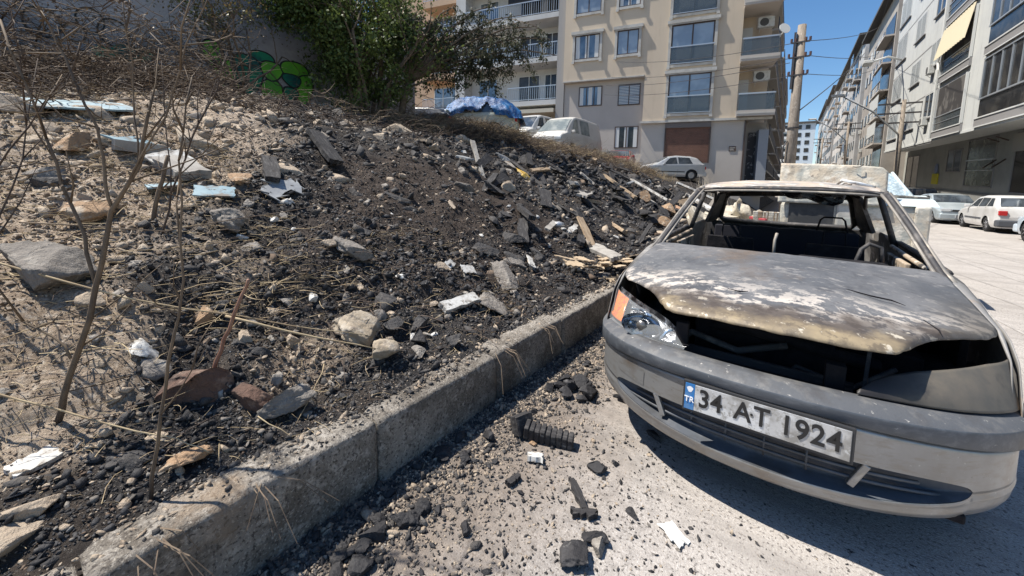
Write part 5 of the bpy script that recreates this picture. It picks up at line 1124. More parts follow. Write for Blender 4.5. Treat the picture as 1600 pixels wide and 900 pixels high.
# dry grass tufts at the crest, standing
def tuft(x, y, n, h, sp, mat, lb):
    t = MB(); z = float(hbase(x, y)); r = random.Random(int(x*100+y*10))
    for i in range(n):
        a = r.uniform(0, 2*PI); q = r.random()*sp; hh = h*r.uniform(.5, 1.1); p = Vector((q*math.cos(a), q*math.sin(a), -.05)); e = p+Vector((r.gauss(0, .18)*h, r.gauss(0, .18)*h, hh)); t.tube([p, p.lerp(e, .5)+Vector((r.gauss(0, .03), r.gauss(0, .03), .03)), e], [.007, .005, .002], 3)
    o = t.build('dry_grass_tuft', mat); o.location = (x, y, z); tag(o, lb, 'dry grass', 'dry grass tufts on the crest')
yellowg = M('yellow_green_grass', (.30, .30, .10), [((.36, .28, .14), 6, .45, .6)])
whitish = M('bleached_grass', (.55, .48, .38))
tl = [(-7.4, 8.6, 60, .5, .35, palestem, 'tall straw tuft left of the smaller white van'), (-7.2, 10.2, 70, .55, .4, yellowg, 'yellowish grass tuft below the white vans'), (-6.9, 11.8, 60, .45, .4, palestem, 'straw tuft in front of the minibus bumper'), (-6.4, 15.2, 60, .5, .3, yellowg, 'green-yellow grass tuft behind the minibus wheel'),
      (-5.9, 17.3, 50, .8, .35, whitish, 'bleached feathery weeds left of the silver hatchback'), (-4.6, 18.2, 50, .45, .5, palestem, 'straw heap on the slope below the silver hatchback'), (-3.3, 20.5, 60, 1.0, .4, whitish, 'bleached tall weeds before the brown roller shutter'), (-2.6, 20.0, 40, .7, .5, whitish, 'bleached weeds at the foot of the beige building corner')]
for a in tl: tuft(*a)
# --- foreground bare stems (each one plant)
def stemplant(name, lb, paths, mat, side=0, rseed=1, cat='shrub', tw=.30):
    o0 = Vector(paths[0][0][0]); mb = MB(); r = random.Random(rseed)
    for pts, r0, r1 in paths:
        P = [Vector(p)-o0 for p in pts]; n = len(P)
        # smooth subdivide
        Q = []
        for i in range(n-1):
            for t in (0, .33, .66): Q.append(P[i].lerp(P[i+1], t)+Vector((r.gauss(0, .004), r.gauss(0, .004), r.gauss(0, .003))))
        Q.append(P[-1]); mb.tube(Q, [.8*(r0+(r1-r0)*i/(len(Q)-1)) for i in range(len(Q))], 7)
        for i in range(3, len(Q)-1):
            for _ in range(side):
                if r.random() < .55:
                    d = (Q[i]-Q[i-1]).normalized(); e = Q[i]+(d*.6+Vector((r.gauss(0, .5), r.gauss(0, .5), r.gauss(.2, .4))))*tw*r.uniform(.3, 1)
                    mid = Q[i].lerp(e, .5)+Vector((r.gauss(0, .015), r.gauss(0, .015), r.gauss(0, .015)))
                    mb.tube([Q[i], mid, e], [.0035, .0025, .0012], 4)
                    for _2 in range(2):
                        if r.random() < .5: f = mid+(e-mid)*.3; g = f+Vector((r.gauss(0, .07), r.gauss(0, .07), r.gauss(.03, .06))); mb.tube([f, g], [.0018, .0008], 3)
    o = mb.build(name, mat, None, True); o.location = o0; return tag(o, lb, cat)
bs_m = M('bare_shrub_bark', (.17, .12, .075), [((.09, .065, .045), 6, .42, .6)], rough=.8)
add_mask_layer(bs_m, (.035, .025, .022), 2, .16, .02, 8, .08)
stemplant('bare_shrub', 'tallest bare forked shrub rising at the left, its stem blackened at the base', [
    ([(-2.03, .114, .40), (-1.997, .157, .583), (-1.948, .229, .899), (-1.924, .278, 1.168), (-1.854, .346, 1.328), (-1.84, .384, 1.575)], .0135, .006),
    ([(-1.948, .229, .899), (-2.0, .21, 1.08), (-2.067, .185, 1.253), (-2.159, .147, 1.497), (-2.295, .089, 1.828)], .008, .004),
    ([(-1.924, .278, 1.168), (-1.96, .27, 1.3), (-1.992, .262, 1.457), (-2.102, .212, 1.7), (-2.189, .17, 1.877)], .007, .0035),
    ([(-1.928, .155, .674), (-2.024, .099, .779), (-2.135, .027, .84)], .005, .003),
    ([(-1.90, .30, 1.22), (-1.78, .40, 1.50), (-1.72, .45, 1.75), (-1.66, .52, 1.95)], .0045, .002),
    ([(-1.86, .34, 1.32), (-1.95, .36, 1.6), (-1.93, .34, 1.9)], .004, .002)], bs_m, 1, 4)
stemplant('bare_shrub', 'slender pale bare stem growing at the kerb edge, right of the tallest shrub', [
    ([(-1.542, .261, .272), (-1.539, .295, .551), (-1.519, .34, .811), (-1.515, .361, .97), (-1.549, .381, 1.348), (-1.539, .418, 1.607)], .007, .0025),
    ([(-1.539, .295, .551), (-1.46, .36, .70), (-1.43, .40, .80)], .003, .0015)], bs_m, 1, 7, tw=.16)
stemplant('bare_shrub', 'dark twiggy shrub cut off by the left edge of the photo', [
    ([(-2.55, -.02, .72), (-2.50, .02, 1.0), (-2.46, .05, 1.3), (-2.5, .08, 1.7), (-2.52, .1, 2.0)], .008, .003),
    ([(-2.50, .02, 1.0), (-2.6, .12, 1.35), (-2.75, .2, 1.8)], .005, .002), ([(-2.46, .05, 1.3), (-2.3, .18, 1.55), (-2.2, .3, 1.8)], .004, .002)], darkstem, 2, 9)
stemplant('bare_shrub', 'thin dark shrub on the pale soil between the blue board and the graffiti', [
    ([(-3.0, .62, .90), (-2.95, .68, 1.2), (-2.86, .75, 1.5), (-2.75, .85, 1.8), (-2.7, .9, 2.0)], .008, .003), ([(-2.95, .68, 1.2), (-3.1, .7, 1.6), (-3.2, .72, 2.0)], .005, .002), ([(-2.86, .75, 1.5), (-2.98, .9, 1.8), (-3.0, 1.0, 2.1)], .004, .002)], darkstem, 2, 12)
stemplant('bare_shrub', 'short broken stump of a shrub in the middle of the tan rubble', [([(-3.15, .62, .98), (-3.12, .66, 1.2), (-3.08, .70, 1.42)], .016, .013), ([(-3.12, .66, 1.2), (-2.95, .8, 1.4), (-2.8, .95, 1.62)], .006, .003)], drystem, 1, 14)
stemplant('reddish_root', 'reddish curved root hooked out of the black soil near the kerb', [([(-1.90, .575, .36), (-1.925, .557, .392), (-1.945, .553, .468), (-1.919, .586, .606), (-1.876, .636, .772), (-1.854, .662, .863)], .013, .008)], M('red_root', (.21, .105, .07), [((.30, .17, .11), 12, .45, .6)], rough=.6), 0, 2, 'root')
def stalk(pts, r, lb, mat=palestem, sd=1):
    P = []
    for (x, y, dz) in pts: P.append((x, y, float(hbase(x, y)) + dz))
    stemplant('straw_stalk', lb, [(P, r, r*.4)], mat, 0, sd, 'dry stalk')
stalk([(-2.75, -.05, .12), (-2.3, .35, .14), (-2.0, .9, .12), (-1.80, 1.2, .10)], .006, 'long yellow stalk lying level across the black soil behind the shrubs')
stalk([(-2.1, .65, .16), (-1.85, .95, .14), (-1.68, 1.18, .10)], .008, 'thick yellow straw bundle pointing at the small pale boulder', sd=2)
stalk([(-2.2, -.1, .06), (-1.95, .12, .08), (-1.66, .36, .07), (-1.56, .42, .06)], .005, 'yellow stalk lying through the foot of the tallest shrub', sd=3)
stalk([(-2.6, .1, .30), (-2.3, .5, .42), (-2.35, 1.3, .50), (-2.5, 2.1, .42)], .004, 'long thin grey twig slanting up across the burnt soil', drystem, 4)
stalk([(-1.62, .60, .06), (-1.50, .66, .03), (-1.46, .80, .02)], .003, 'thin straw leaning over the kerb top', sd=5)
stalk([(-1.72, .92, .10), (-1.62, .80, .05), (-1.55, .70, .02)], .003, 'short straw splaying down from the straw bundle', sd=6)
stalk([(-3.6, .1, .1), (-3.0, .7, .55), (-2.7, 1.3, .9)], .004, 'long bare twig rising above the blue tile fragments', drystem, 7)
# drooping weeds over the kerb face
for i, (y, s_) in enumerate(((.22, 3), (.50, 1), (1.86, 4), (2.35, 2))):
    r = random.Random(20+i); mb = MB()
    for k in range(7): 
        p = Vector((0, r.gauss(0, .03), 0)); e = p+Vector((.10+r.random()*.12, r.gauss(0, .10), -.05-r.random()*.12)); mb.tube([p, p.lerp(e, .5)+Vector((.02, 0, .04)), e], [.0022, .0016, .0008], 3)
    o = mb.build('dry_weed', drystem); o.location = (-1.40, y, .285); tag(o, ['dry weed drooping over the nearest kerb block', 'dry weed on the kerb under the slender pale stem', 'dry weed at the third kerb joint', 'dry weed on the kerb just before the car headlight'][i], 'weed')

sb = [o for o in bpy.data.objects if o.name == 'bare_shrub'][0]
r_ = np.random.default_rng(31); shm = M('seed_head_brown', (.12, .085, .055), [((.06, .042, .03), 30, .45, .6)], rough=.9)
for i_, c in enumerate(((-2.20, .13, 1.62), (-2.24, .11, 1.72), (-2.12, .21, 1.74), (-2.15, .19, 1.84), (-2.05, .24, 1.60), (-1.84, .385, 1.56), (-2.07, .185, 1.26), (-2.13, .03, .84), (-1.93, .34, 1.88), (-1.70, .47, 1.82))):
    leaves('seed_head', np.array(c)-np.array(sb.location)+r_.normal(size=(30, 3))*.017, .016, shm, sb, .2, 32+i_, .6)
# ================================================================ RUBBLE AND DEBRIS
ico = None
def icos(sub):
    bm = bmesh.new(); bmesh.ops.create_icosphere(bm, subdivisions=sub, radius=1); V = np.array([v.co[:] for v in bm.verts]); F = np.array([[v.index for v in f.verts] for f in bm.faces]); bm.free(); return V, F
IC1, IF1 = icos(1); IC2, IF2 = icos(2); IC3, IF3 = icos(3); IC4, IF4 = icos(5)
def n3(V, sc, seed): return fbm(V[:, 0]*sc+V[:, 2]*sc*.7, V[:, 1]*sc-V[:, 2]*sc*.6, 3, seed)
def chunk(V, seed, flat=1., cuts=7, rnd=.25):
    r = np.random.default_rng(seed); V = V.copy(); V *= (1+rnd*1.6*n3(V, 1.3, seed))[:, None]
    for i in range(cuts+3):
        n = r.normal(size=3); n /= np.linalg.norm(n); d = r.uniform(.28, .78); s = V@n; V -= np.maximum(0, s-d)[:, None]*n*.97
    V *= 1.25; V[:, 2] *= flat; return V
stone_t = M('tan_stone', (.43, .35, .265), [((.32, .25, .185), 4, .45, .6), ((.45, .38, .30), 12, .55, .68), ((.10, .08, .07), 6, .60, .72)], rough=.9, bump=(34, 1, .02))
stone_g = M('grey_stone', (.23, .205, .18), [((.14, .125, .11), 5, .45, .6), ((.36, .33, .29), 14, .56, .68)], rough=.9, bump=(34, 1, .02))
stone_b = M('sooty_stone', (.055, .052, .052), [((.10, .09, .082), 6, .48, .62), ((.20, .18, .16), 15, .62, .7)], rough=.88, bump=(34, 1, .02))
stone_o = M('orange_stone', (.36, .235, .14), [((.27, .18, .115), 5, .45, .6), ((.46, .38, .29), 12, .52, .66), ((.12, .09, .07), 7, .58, .68)], rough=.9, bump=(34, 1, .02))
stone_r = M('reddish_stone', (.125, .072, .052), [((.06, .042, .036), 5, .42, .58), ((.24, .165, .125), 12, .54, .66), ((.03, .026, .025), 4, .56, .66)], rough=.9, bump=(30, 1, .02))
stone_p = M('pale_boulder', (.42, .355, .27), [((.29, .235, .17), 3, .42, .58), ((.47, .42, .35), 9, .52, .66), ((.12, .095, .08), 4.5, .61, .70), ((.2, .16, .13), 30, .55, .65, 5, .6)], rough=.92, bump=(22, 1, .012))
chark = M('charcoal', (.022, .021, .023), [((.05, .048, .05), 8, .48, .62), ((.13, .125, .12), 24, .62, .70)], rough=.7, bump=(40, 1, .008), spec=.4)
concf = M('concrete_fragment', (.33, .31, .28), [((.24, .22, .20), 6, .45, .6), ((.08, .075, .07), 4, .60, .70)], rough=.9, bump=(40, .6, .005))
tileb = M('pale_blue_board', (.19, .285, .335), [((.27, .37, .41), 4, .45, .6), ((.17, .145, .12), 6, .50, .60), ((.07, .06, .05), 26, .60, .66)], rough=.7)
whitef = M('white_fragment', (.58, .57, .54), [((.30, .27, .235), 7, .44, .58), ((.07, .06, .055), 11, .58, .66), ((.20, .17, .14), 40, .58, .66)], rough=.75, bump=(30, .6, .004))
greysh = M('grey_sheet', (.24, .25, .26), [((.34, .35, .35), 7, .45, .6), ((.07, .07, .07), 5, .6, .7)], rough=.55, metal=.2)
charw = M('charred_wood', (.028, .026, .027), [((.07, .066, .064), 6, .5, .62, 6, 1, (1, 8, 8)), ((.17, .16, .15), 9, .62, .7, 6, 1, (1, 6, 6))], rough=.8, bump=(25, 1, .008), spec=.4)
woodm = M('weathered_wood', (.36, .27, .18), [((.24, .17, .11), 6, .45, .6, 5, 1, (1, 8, 8)), ((.08, .07, .06), 4, .6, .7)], rough=.85)
def gz(x, y): return float(hfine(np.array([x]), np.array([y]))[0]) if x < -1.5 else (.284 if x < -1.345 else 0.)
def slope_rot(x, y, rz=0, tilt=0, roll=0):
    e = .12; nx = -(gz(x+e, y)-gz(x-e, y))/(2*e) if x < -1.7 else 0; ny = -(gz(x, y+e)-gz(x, y-e))/(2*e) if x < -1.7 else 0
    n = Vector((nx*.9, ny*.9, 1)).normalized(); q = n.to_track_quat('Z', 'Y').to_matrix()
    return (q @ Euler((tilt, roll, rz)).to_matrix()).to_euler()
def rock(name, x, y, s, mat, lb, cat='rock', group=None, seed=1, flat=.7, el=(1, 1), rz=0, sink=.3, cuts=8, tilt=0, rnd=.25, dz=0):
    V = chunk(IC4, seed, flat, cuts, rnd); V = V*np.array([s*el[0], s*el[1], s]); V = V*(1+.10*n3(V/s, 4, seed+5)+.05*n3(V/s, 11, seed+6)+.02*n3(V/s, 25, seed+7))[:, None]
    o = npmesh(name, V, IF4, mat, None, True); o.location = (x, y, gz(x, y)+s*flat*(1-sink)*.8+dz); o.rotation_euler = slope_rot(x, y, rz, tilt); return tag(o, lb, cat, group)
def slab(name, x, y, w, d, h, mat, lb, cat='board', group=None, rz=0, tilt=0, roll=0, dz=0, seed=1, ragged=.12, nside=9):
    r = random.Random(seed); mb = MB(); pts = []
    corners = [(-w/2, -d/2), (w/2, -d/2), (w/2, d/2), (-w/2, d/2)]
    k = 7
    for i in range(4):
        a, b = corners[i], corners[(i+1) % 4]
        for j in range(k): t = j/k; m_ = min(w, d); pts.append((a[0]+(b[0]-a[0])*t+r.gauss(0, ragged*m_*.35), a[1]+(b[1]-a[1])*t+r.gauss(0, ragged*m_*.35)))
    n = len(pts); vs = [(x_, y_, -h/2) for x_, y_ in pts]+[(x_, y_, h/2) for x_, y_ in pts]
    mb.add(vs, [tuple(range(n))[::-1], tuple(range(n, 2*n))]+[(i, (i+1) % n, n+(i+1) % n, n+i) for i in range(n)])
    o = mb.build(name, mat); o.location = (x, y, gz(x, y)+h/2+dz); o.rotation_euler = slope_rot(x, y, rz, tilt, roll); return tag(o, lb, cat, group)
# ---- named stones (positions in metres on the slope)
R_ = [('boulder', -1.98, 1.27, .118, stone_p, 'largest pale boulder on the black slope above the kerb', 3, .62, (1.0, 1.25), .4),
 ('boulder', -1.72, 1.22, .082, stone_p, 'smaller rounded tan boulder between the largest boulder and the kerb', 5, .72, (1, 1.1), .2),
 ('rock', -1.90, 1.42, .058, stone_b, 'black rounded stone touching the right side of the largest boulder', 8, .7, (1, 1.1), 1),
 ('rock', -1.74, 1.50, .055, stone_b, 'black stone in a row above the kerb, left of the splintered plank', 9, .7, (1.1, 1), .4),
 ('rock', -1.86, 1.62, .058, stone_b, 'dark flat-topped stone lying under the splintered plank', 10, .6, (1.2, 1), .9),
 ('rock', -1.64, 1.42, .050, stone_g, 'brownish grey stone right of the smaller tan boulder', 11, .7, (1, 1.2), .3),
 ('rock', -1.60, 1.64, .048, stone_b, 'dark wedge of stone at the kerb edge below the plank end', 12, .7, (1, 1.3), .7),
 ('rock', -1.98, 1.86, .045, stone_t, 'small cream stone left of the white plank top', 13, .7, (1, 1), .3),
 ('rock', -1.80, 2.28, .10, stone_g, 'broad grey-brown rock right of the splintered plank', 14, .5, (1, 1.3), .3),
 ('rock', -1.92, .50, .13, stone_r, 'reddish brown slab of rock beside the curved root', 15, .55, (.8, 1.15), 1.0),
 ('rock', -1.78, .62, .085, stone_r, 'reddish stone wedged below the curved root', 16, .6, (.8, 1.2), .5),
 ('rock', -1.66, .74, .085, stone_g, 'pale grey rock half buried in black soil right of the root', 17, .55, (1, 1.3), .2),
 ('rock', -2.03, .92, .05, stone_t, 'upright cream stone standing in the black soil left of the boulders', 18, .95, (.7, .8), .5),
 ('rock', -2.10, .72, .045, stone_t, 'small tan stone behind the reddish slab', 19, .7, (1, 1), .5),
 ('rock', -3.35, .38, .14, stone_o, 'big orange-tan block among the pale rubble at the left', 20, .45, (1, 1.3), .5),
 ('rock', -4.20, .42, .11, stone_o, 'yellow ochre rock below the large blue board', 21, .6, (1, 1.5), .3),
 ('rock', -4.9, .14, .16, stone_t, 'big tan rock with a shaded hollow, at the far left edge', 22, .5, (1, 1.3), .3),
 ('rock', -3.78, .30, .10, stone_g, 'round brownish rock left of the blue pieces', 23, .6, (1, 1.3), .4),
 ('rock', -3.68, 1.27, .085, stone_o, 'pinkish rounded stone between the grey sheet and the blue pieces', 24, .6, (1, 1.3), .3),
 ('rock', -3.12, 1.02, .095, stone_g, 'brown round stone alone on black soil below the grey sheet', 25, .7, (1, 1.1), .4),
 ('rock', -2.55, 1.60, .095, stone_g, 'brown rock on the black slope above the pale boulders', 26, .6, (1, 1.3), .5),
 ('rock', -2.62, 1.45, .06, stone_t, 'tan stone just left of the brown rock', 27, .6, (1, 1.1), .4),
 ('rock', -2.66, .14, .15, stone_g, 'big dark ledge of rock at the left behind the tallest shrub', 28, .75, (.9, 1.3), .3),
 ('rock', -3.55, 3.9, .12, stone_g, 'grey-brown lump sticking out of the brown soil patch', 29, .7, (1, 1.1), .3),
 ('rock', -3.63, 4.6, .14, stone_b, 'sooty lump at the right end of the brown soil patch', 30, .6, (1, 1.2), .3),
 ('rock', -2.55, 3.6, .12, stone_b, 'charred round lump above the white splinter', 31, .7, (1, 1.2), .3),
 ('rock', -2.35, 2.9, .10, stone_b, 'dark boulder above the white tile pieces', 32, .7, (1, 1.3), .3),
 ('rock', -2.02, 2.75, .12, stone_g, 'dusty brown rock right of the white tile pieces', 33, .6, (1, 1.3), .3),
 ('rock', -1.62, .37, .05, stone_o, 'peach coloured stone at the foot of the slender stem', 34, .6, (.9, 1.3), .6),
 ('rock', -1.66, .05, .05, stone_t, 'cream stone low in the left corner near the kerb', 35, .6, (1, 1.2), .3),
 ('rock', -1.60, -.02, .06, stone_t, 'flat yellowish stone nearest to the bottom left corner', 36, .4, (1, 1.4), .3),
 ('rock', -2.30, .62, .045, stone_o, 'brick-coloured chip on the black soil behind the root', 37, .6, (1, 1.2), .3)]
for (n_, x, y, s, m_, lb, sd, fl, el, rz) in R_: rock(n_, x, y, s, m_, lb, seed=sd, flat=fl, el=el, rz=rz, rnd=.18 if 'boulder' in n_ else .3, cuts=6 if 'boulder' in n_ else 9)
# ---- boards, sheets, tiles
slab('blue_board', -5.05, .58, .62, .50, .015, tileb, 'large flat pale blue board lying at the upper left', rz=.5, seed=1, dz=.04)
slab('blue_board', -4.28, .80, .34, .24, .012, tileb, 'pale blue board with white patches under the ochre rock', rz=.2, seed=2, dz=.05)
slab('blue_board', -4.0, .92, .28, .16, .012, whitef, 'white and blue board fragment leaning on a concrete piece', rz=.7, seed=3, dz=.08, tilt=.2)
slab('blue_board', -3.58, .78, .18, .15, .012, tileb, 'upright little blue tile piece, left of its pair', rz=.3, seed=4, dz=.05, tilt=-.3, ragged=.05)
slab('blue_board', -3.46, 1.04, .24, .16, .012, tileb, 'pale blue-green tile piece beside the pink stone', rz=-.2, seed=5, dz=.05, tilt=.15, ragged=.1)
slab('grey_sheet', -3.44, 1.50, .30, .20, .008, greysh, 'torn crinkled grey sheet on the black slope', rz=.4, seed=6, dz=.05, ragged=.5, tilt=.1)
slab('charred_board', -4.22, 2.30, .62, .17, .05, charw, 'long thick charred beam lying high on the slope', rz=1.3, seed=7, dz=.06, ragged=.1)
slab('charred_board', -3.75, 1.55, .60, .12, .04, charw, 'scorched greenish plank behind the pink stone', rz=1.2, seed=8, dz=.05, ragged=.1)
slab('concrete_piece', -4.15, .78, .30, .10, .08, concf, 'pale concrete bar standing between the blue boards', 'concrete', rz=-.2, seed=9, dz=.03, tilt=-.3)
slab('concrete_piece', -3.85, .95, .22, .34, .07, concf, 'tan concrete slab with a dark underside below the blue boards', 'concrete', rz=.3, seed=10, dz=.03)
slab('splintered_plank', -1.86, 1.99, .33, .085, .035, whitef, 'thick white-faced splintered plank pointing down to the kerb', 'plank', rz=.10, seed=11, dz=.045, tilt=.3, ragged=.15)
slab('white_tile', -2.27, 2.30, .09, .07, .008, whitef, 'upper small white tile fragment on the black slope', 'tile', rz=.4, seed=12, dz=.04, tilt=.3, ragged=.2)
slab('white_tile', -2.14, 2.38, .12, .09, .008, whitef, 'lower larger white tile fragment next to the upper one', 'tile', rz=-.4, seed=13, dz=.04, tilt=.2, ragged=.2)
slab('white_splinter', -2.09, 3.28, .30, .07, .012, whitef, 'white pointed splinter lying alone left of the car', 'splinter', rz=.5, seed=14, dz=.05, tilt=.2, ragged=.2)
slab('white_splinter', -2.44, 4.9, .55, .07, .03, whitef, 'long pale split board among the black boards', 'splinter', rz=.4, seed=15, dz=.08, tilt=.2, ragged=.3)
slab('dusty_board', -2.62, 4.6, .42, .08, .03, concf, 'dusty grey board beside the long pale split board', 'board', rz=.45, seed=16, dz=.09)
MB_ = MB().tube([(0, 0, 0), (.10, .04, .02), (.14, .10, .01)], [.045, .045, .03], 8).build('crushed_can', M('can_metal', (.55, .56, .57), [((.3, .3, .3), 9, .5, .6)], rough=.4, metal=.5), None, True); MB_.location = (-2.70, 4.75, gz(-2.7, 4.75)+.06); tag(MB_, 'small crushed pale can beside the split boards', 'can')
yb_ = rock('yellow_rag', -4.16, 6.25, .16, M('yellow_cloth', (.60, .38, .07), [((.65, .5, .25), 6, .5, .6)], bump=(12, 1, .02)), 'crumpled yellow rag high on the black slope', 'rag', seed=61, flat=.35, el=(1, 1.5), rnd=.5)
slab('pale_stone_plate', -4.95, 4.3, .50, .13, .04, stone_t, 'long dusty stone plate under the crest, left', 'stone', rz=1.2, seed=18, dz=.02)
slab('pale_stone_plate', -4.9, 6.6, .55, .30, .05, greysh, 'grey dusty plate near the crest above the black boards', 'stone', rz=1.0, seed=19, dz=.02)
rock('white_stone', -2.16, .38, .05, whitef, 'small white faceted stone between the two bare shrubs', seed=40, flat=.45, el=(1, 1.3))
slab('white_chip', -1.90, .06, .1, .07, .015, whitef, 'white chip next to the foot of the tallest shrub', 'chip', rz=.3, seed=41, dz=.01)
LM = [('the pale boulders', -1.85, 1.25), ('the curved root', -1.92, .55), ('the tallest bare shrub', -2.05, .12), ('the bottom left corner', -1.7, -.15), ('the splintered plank', -1.85, 2.0), ('the white tiles', -2.2, 2.35), ('the white pointed splinter', -2.1, 3.3),
      ('the ash heap at the kerb end', -1.7, 4.2), ('the big orange-tan block', -3.35, .38), ('the blue tile pieces', -3.5, .9), ('the torn grey sheet', -3.45, 1.5), ('the brown round stone', -3.1, 1.0), ('the large blue board', -5.0, .55), ('the ochre rock', -4.2, .42), ('the long charred beam', -4.2, 2.3),
      ('the brown soil patch', -3.5, 3.4), ('the foot of the green bush', -6.5, 5.0), ('the crest below the graffiti', -6.2, 3.2), ('the yellow rag', -4.2, 6.2), ('the split boards', -2.6, 4.8), ('the heap beside the burnt car', -2.6, 7.5), ('the car pillar', -2.9, 10.5), ('the minibus', -5.2, 12), ('the top left brushwood', -6.2, .8), ('the brown rock above the boulders', -2.6, 1.6)]
def near(x, y): return min(LM, key=lambda l: math.hypot((l[1]-x), (l[2]-y)))[0]
# ---- charred boards on the dark heap in the middle right
gB = 'charred boards on the black heap'
r = random.Random(11); nB = 0
for i in range(110):
    y = 3.9+r.random()**.8*12; x = -1.9-r.random()*(2.6+.1*y)
    x = max(x, -4.3) if y < 7 else x
    w_ = r.uniform(.25, .95)*(1 if i % 3 else 1.3); d_ = r.uniform(.06, .22)
    mt_ = charw if r.random() < .86 else (concf if r.random() < .5 else (greysh if r.random() < .5 else woodm))
    lb = {'charred_wood': 'burnt black board', 'concrete_fragment': 'dusty grey slab piece', 'grey_sheet': 'dull grey metal strip', 'weathered_wood': 'brown unburnt wooden strip'}[mt_.name]
    lb = ('long ' if w_ > .75 else 'short ' if w_ < .4 else '')+('narrow ' if d_ < .11 else 'wide ')+lb+' near '+near(x, y)
    slab('charred_board' if mt_ == charw else 'rubble_strip', x, y, w_, d_, r.uniform(.02, .06), mt_, lb, 'board', lb+'s' if False else lb+'', rz=r.gauss(.75, .5), tilt=r.gauss(0, .25), roll=r.gauss(0, .16), dz=r.uniform(.02, .14), seed=200+i, ragged=.25)
for i, (x, y, m_, lb, s) in enumerate(((-3.08, 10.3, stone_o, 'pink-orange block in the heap, the left of two beside the windscreen pillar', .22), (-2.55, 10.6, stone_o, 'pink-orange block in the heap, the right of two beside the windscreen pillar', .22), (-2.4, 11.4, M('brown_pipe', (.42, .25, .15)), 'tan brick lump near the top of the car pillar', .18), (-2.0, 8.2, stone_o, 'orange lump seen through the side window of the burnt car', .20))):
    rock('brick_lump', x, y, s, m_, lb, 'brick', seed=70+i, flat=.7, dz=.1)
slab('pale_long_strip', -3.3, 11.4, 1.5, .12, .05, whitef, 'long white strip sloping down the heap to the windscreen pillar', 'board', rz=1.1, seed=80, dz=.2, tilt=0)
slab('pale_long_strip', -2.35, 13.6, 1.5, .28, .06, whitef, 'cream curved sheet on the heap right above the car roof corner', 'board', rz=1.3, seed=81, dz=.55, tilt=.1)
slab('brown_long_strip', -3.6, 9.8, 1.6, .10, .06, woodm, 'brown rusty strip lying along the black heap', 'board', rz=1.0, seed=82, dz=.14)
# ---- pale heap of ash and straw at the end of the kerb
for i in range(26):
    x = -1.42-r.random()*.55; y = 3.55+r.random()*1.7
    slab('ash_flake', x, y, r.uniform(.10, .34), r.uniform(.04, .12), .012, M('ash_tan', (.48, .37, .25), [((.32, .24, .16), 7, .45, .6), ((.58, .50, .40), 12, .55, .66)], rough=.9) if i == 0 else bpy.data.materials['ash_tan'], 'tan flake in the pale ash heap at the end of the kerb', 'debris', 'tan flakes of the ash heap', rz=r.gauss(1.2, .5), tilt=r.gauss(0, .3), dz=r.uniform(.02, .12), seed=400+i, ragged=.35)
# ---- rubble seen through the car, between the slope and the wreck
gR = 'pale sacks and rubble behind the burnt car'
sackm = M('dirty_sack', (.52, .47, .38), [((.38, .33, .26), 4, .45, .6), ((.60, .56, .48), 9, .55, .66)], rough=.85, bump=(14, 1, .02))
for i in range(26):
    x = -1.35+r.random()*1.05; y = 7.2+r.random()*2.2; s = r.uniform(.12, .30)
    V = chunk(IC4, 500+i, .7, 4, .5)*s; o = npmesh('rubble_sack', V, IF4, sackm, None, True); o.location = (x, y, .15+r.random()*.75*(1.0-abs(x+.8)*.6)); o.rotation_euler = (r.random(), r.random(), r.random()*3); tag(o, 'pale crumpled sack in the heap seen through the rear window of the burnt car', 'sack', gR+(' (upper)' if o.location.z > .6 else ' (lower)'))
    o['label'] = ('pale crumpled sack high' if o.location.z > .6 else 'pale crumpled sack low')+' in the heap seen through the rear window of the burnt car'
for i, (a, b, w_, m_, lb) in enumerate((((-1.25, 6.6, 1.18), (-.85, 6.3, .98), .10, whitef, 'white slanting board seen through the rear window, upper left'), ((-1.1, 6.4, 1.05), (-.25, 6.1, .72), .05, charw, 'dark bar sloping across the rear window view'), ((-.85, 7.2, 1.35), (-1.05, 7.0, .95), .16, stone_g, 'grey plank leaning steeply behind the rear window'), ((-.42, 6.5, .92), (-.22, 6.4, .90), .07, M('red_scrap', (.42, .06, .07)), 'small red scrap next to the wreck'))):
    mb = MB().bar(Vector(a)-Vector(a), Vector(b)-Vector(a), w_, .04); o = mb.build('scrap_board', m_, None, bevel=.008); o.location = a; tag(o, lb, 'board')
for i in range(7):
    o = MB().box(-.03, .03, -.03, .03, 0, .32).build('wood_lath', woodm if i % 2 else sackm, None, bevel=.006); o.location = (-.34+.042*i, 6.45, .70); o.rotation_euler = (.05, .06*(i % 3-1), 0); tag(o, 'short upright lath in a row left of the wreck front', 'lath', 'laths beside the wreck')
# ---- loose lumps on the road
gC = 'charcoal lumps on the road'
mb = MB(); 
lump = bpy.data.objects.new('burnt_block', None); 
bb = MB(); 
for k in range(9):
    x = -.10+.028*k; bb.box(x, x+.022, -.036, .036, .0, .066-.003*(k % 3))
bb.box(-.10, .15, -.030, .030, .002, .056); o = bb.build('ribbed_burnt_block', charw, None, bevel=.004); o.location = (-.92, 1.62, .008); o.rotation_euler = (.1, .08, .35); tag(o, 'ribbed black burnt block lying on the road between kerb and car', 'burnt block')
slab('charred_fragment', -1.04, 1.60, .10, .06, .09, charw, 'upright charred piece at the left end of the ribbed block', 'debris', rz=1.2, seed=90, dz=.01, tilt=.4)
rock('orange_crumb', -.95, 1.56, .018, stone_o, 'tiny orange crumb in front of the ribbed block', 'crumb', seed=91)
slab('white_chip', -.88, 1.475, .07, .055, .022, whitef, 'white broken tile chip in front of the ribbed block', 'chip', rz=.5, seed=92, tilt=.3, dz=.005, ragged=.15)
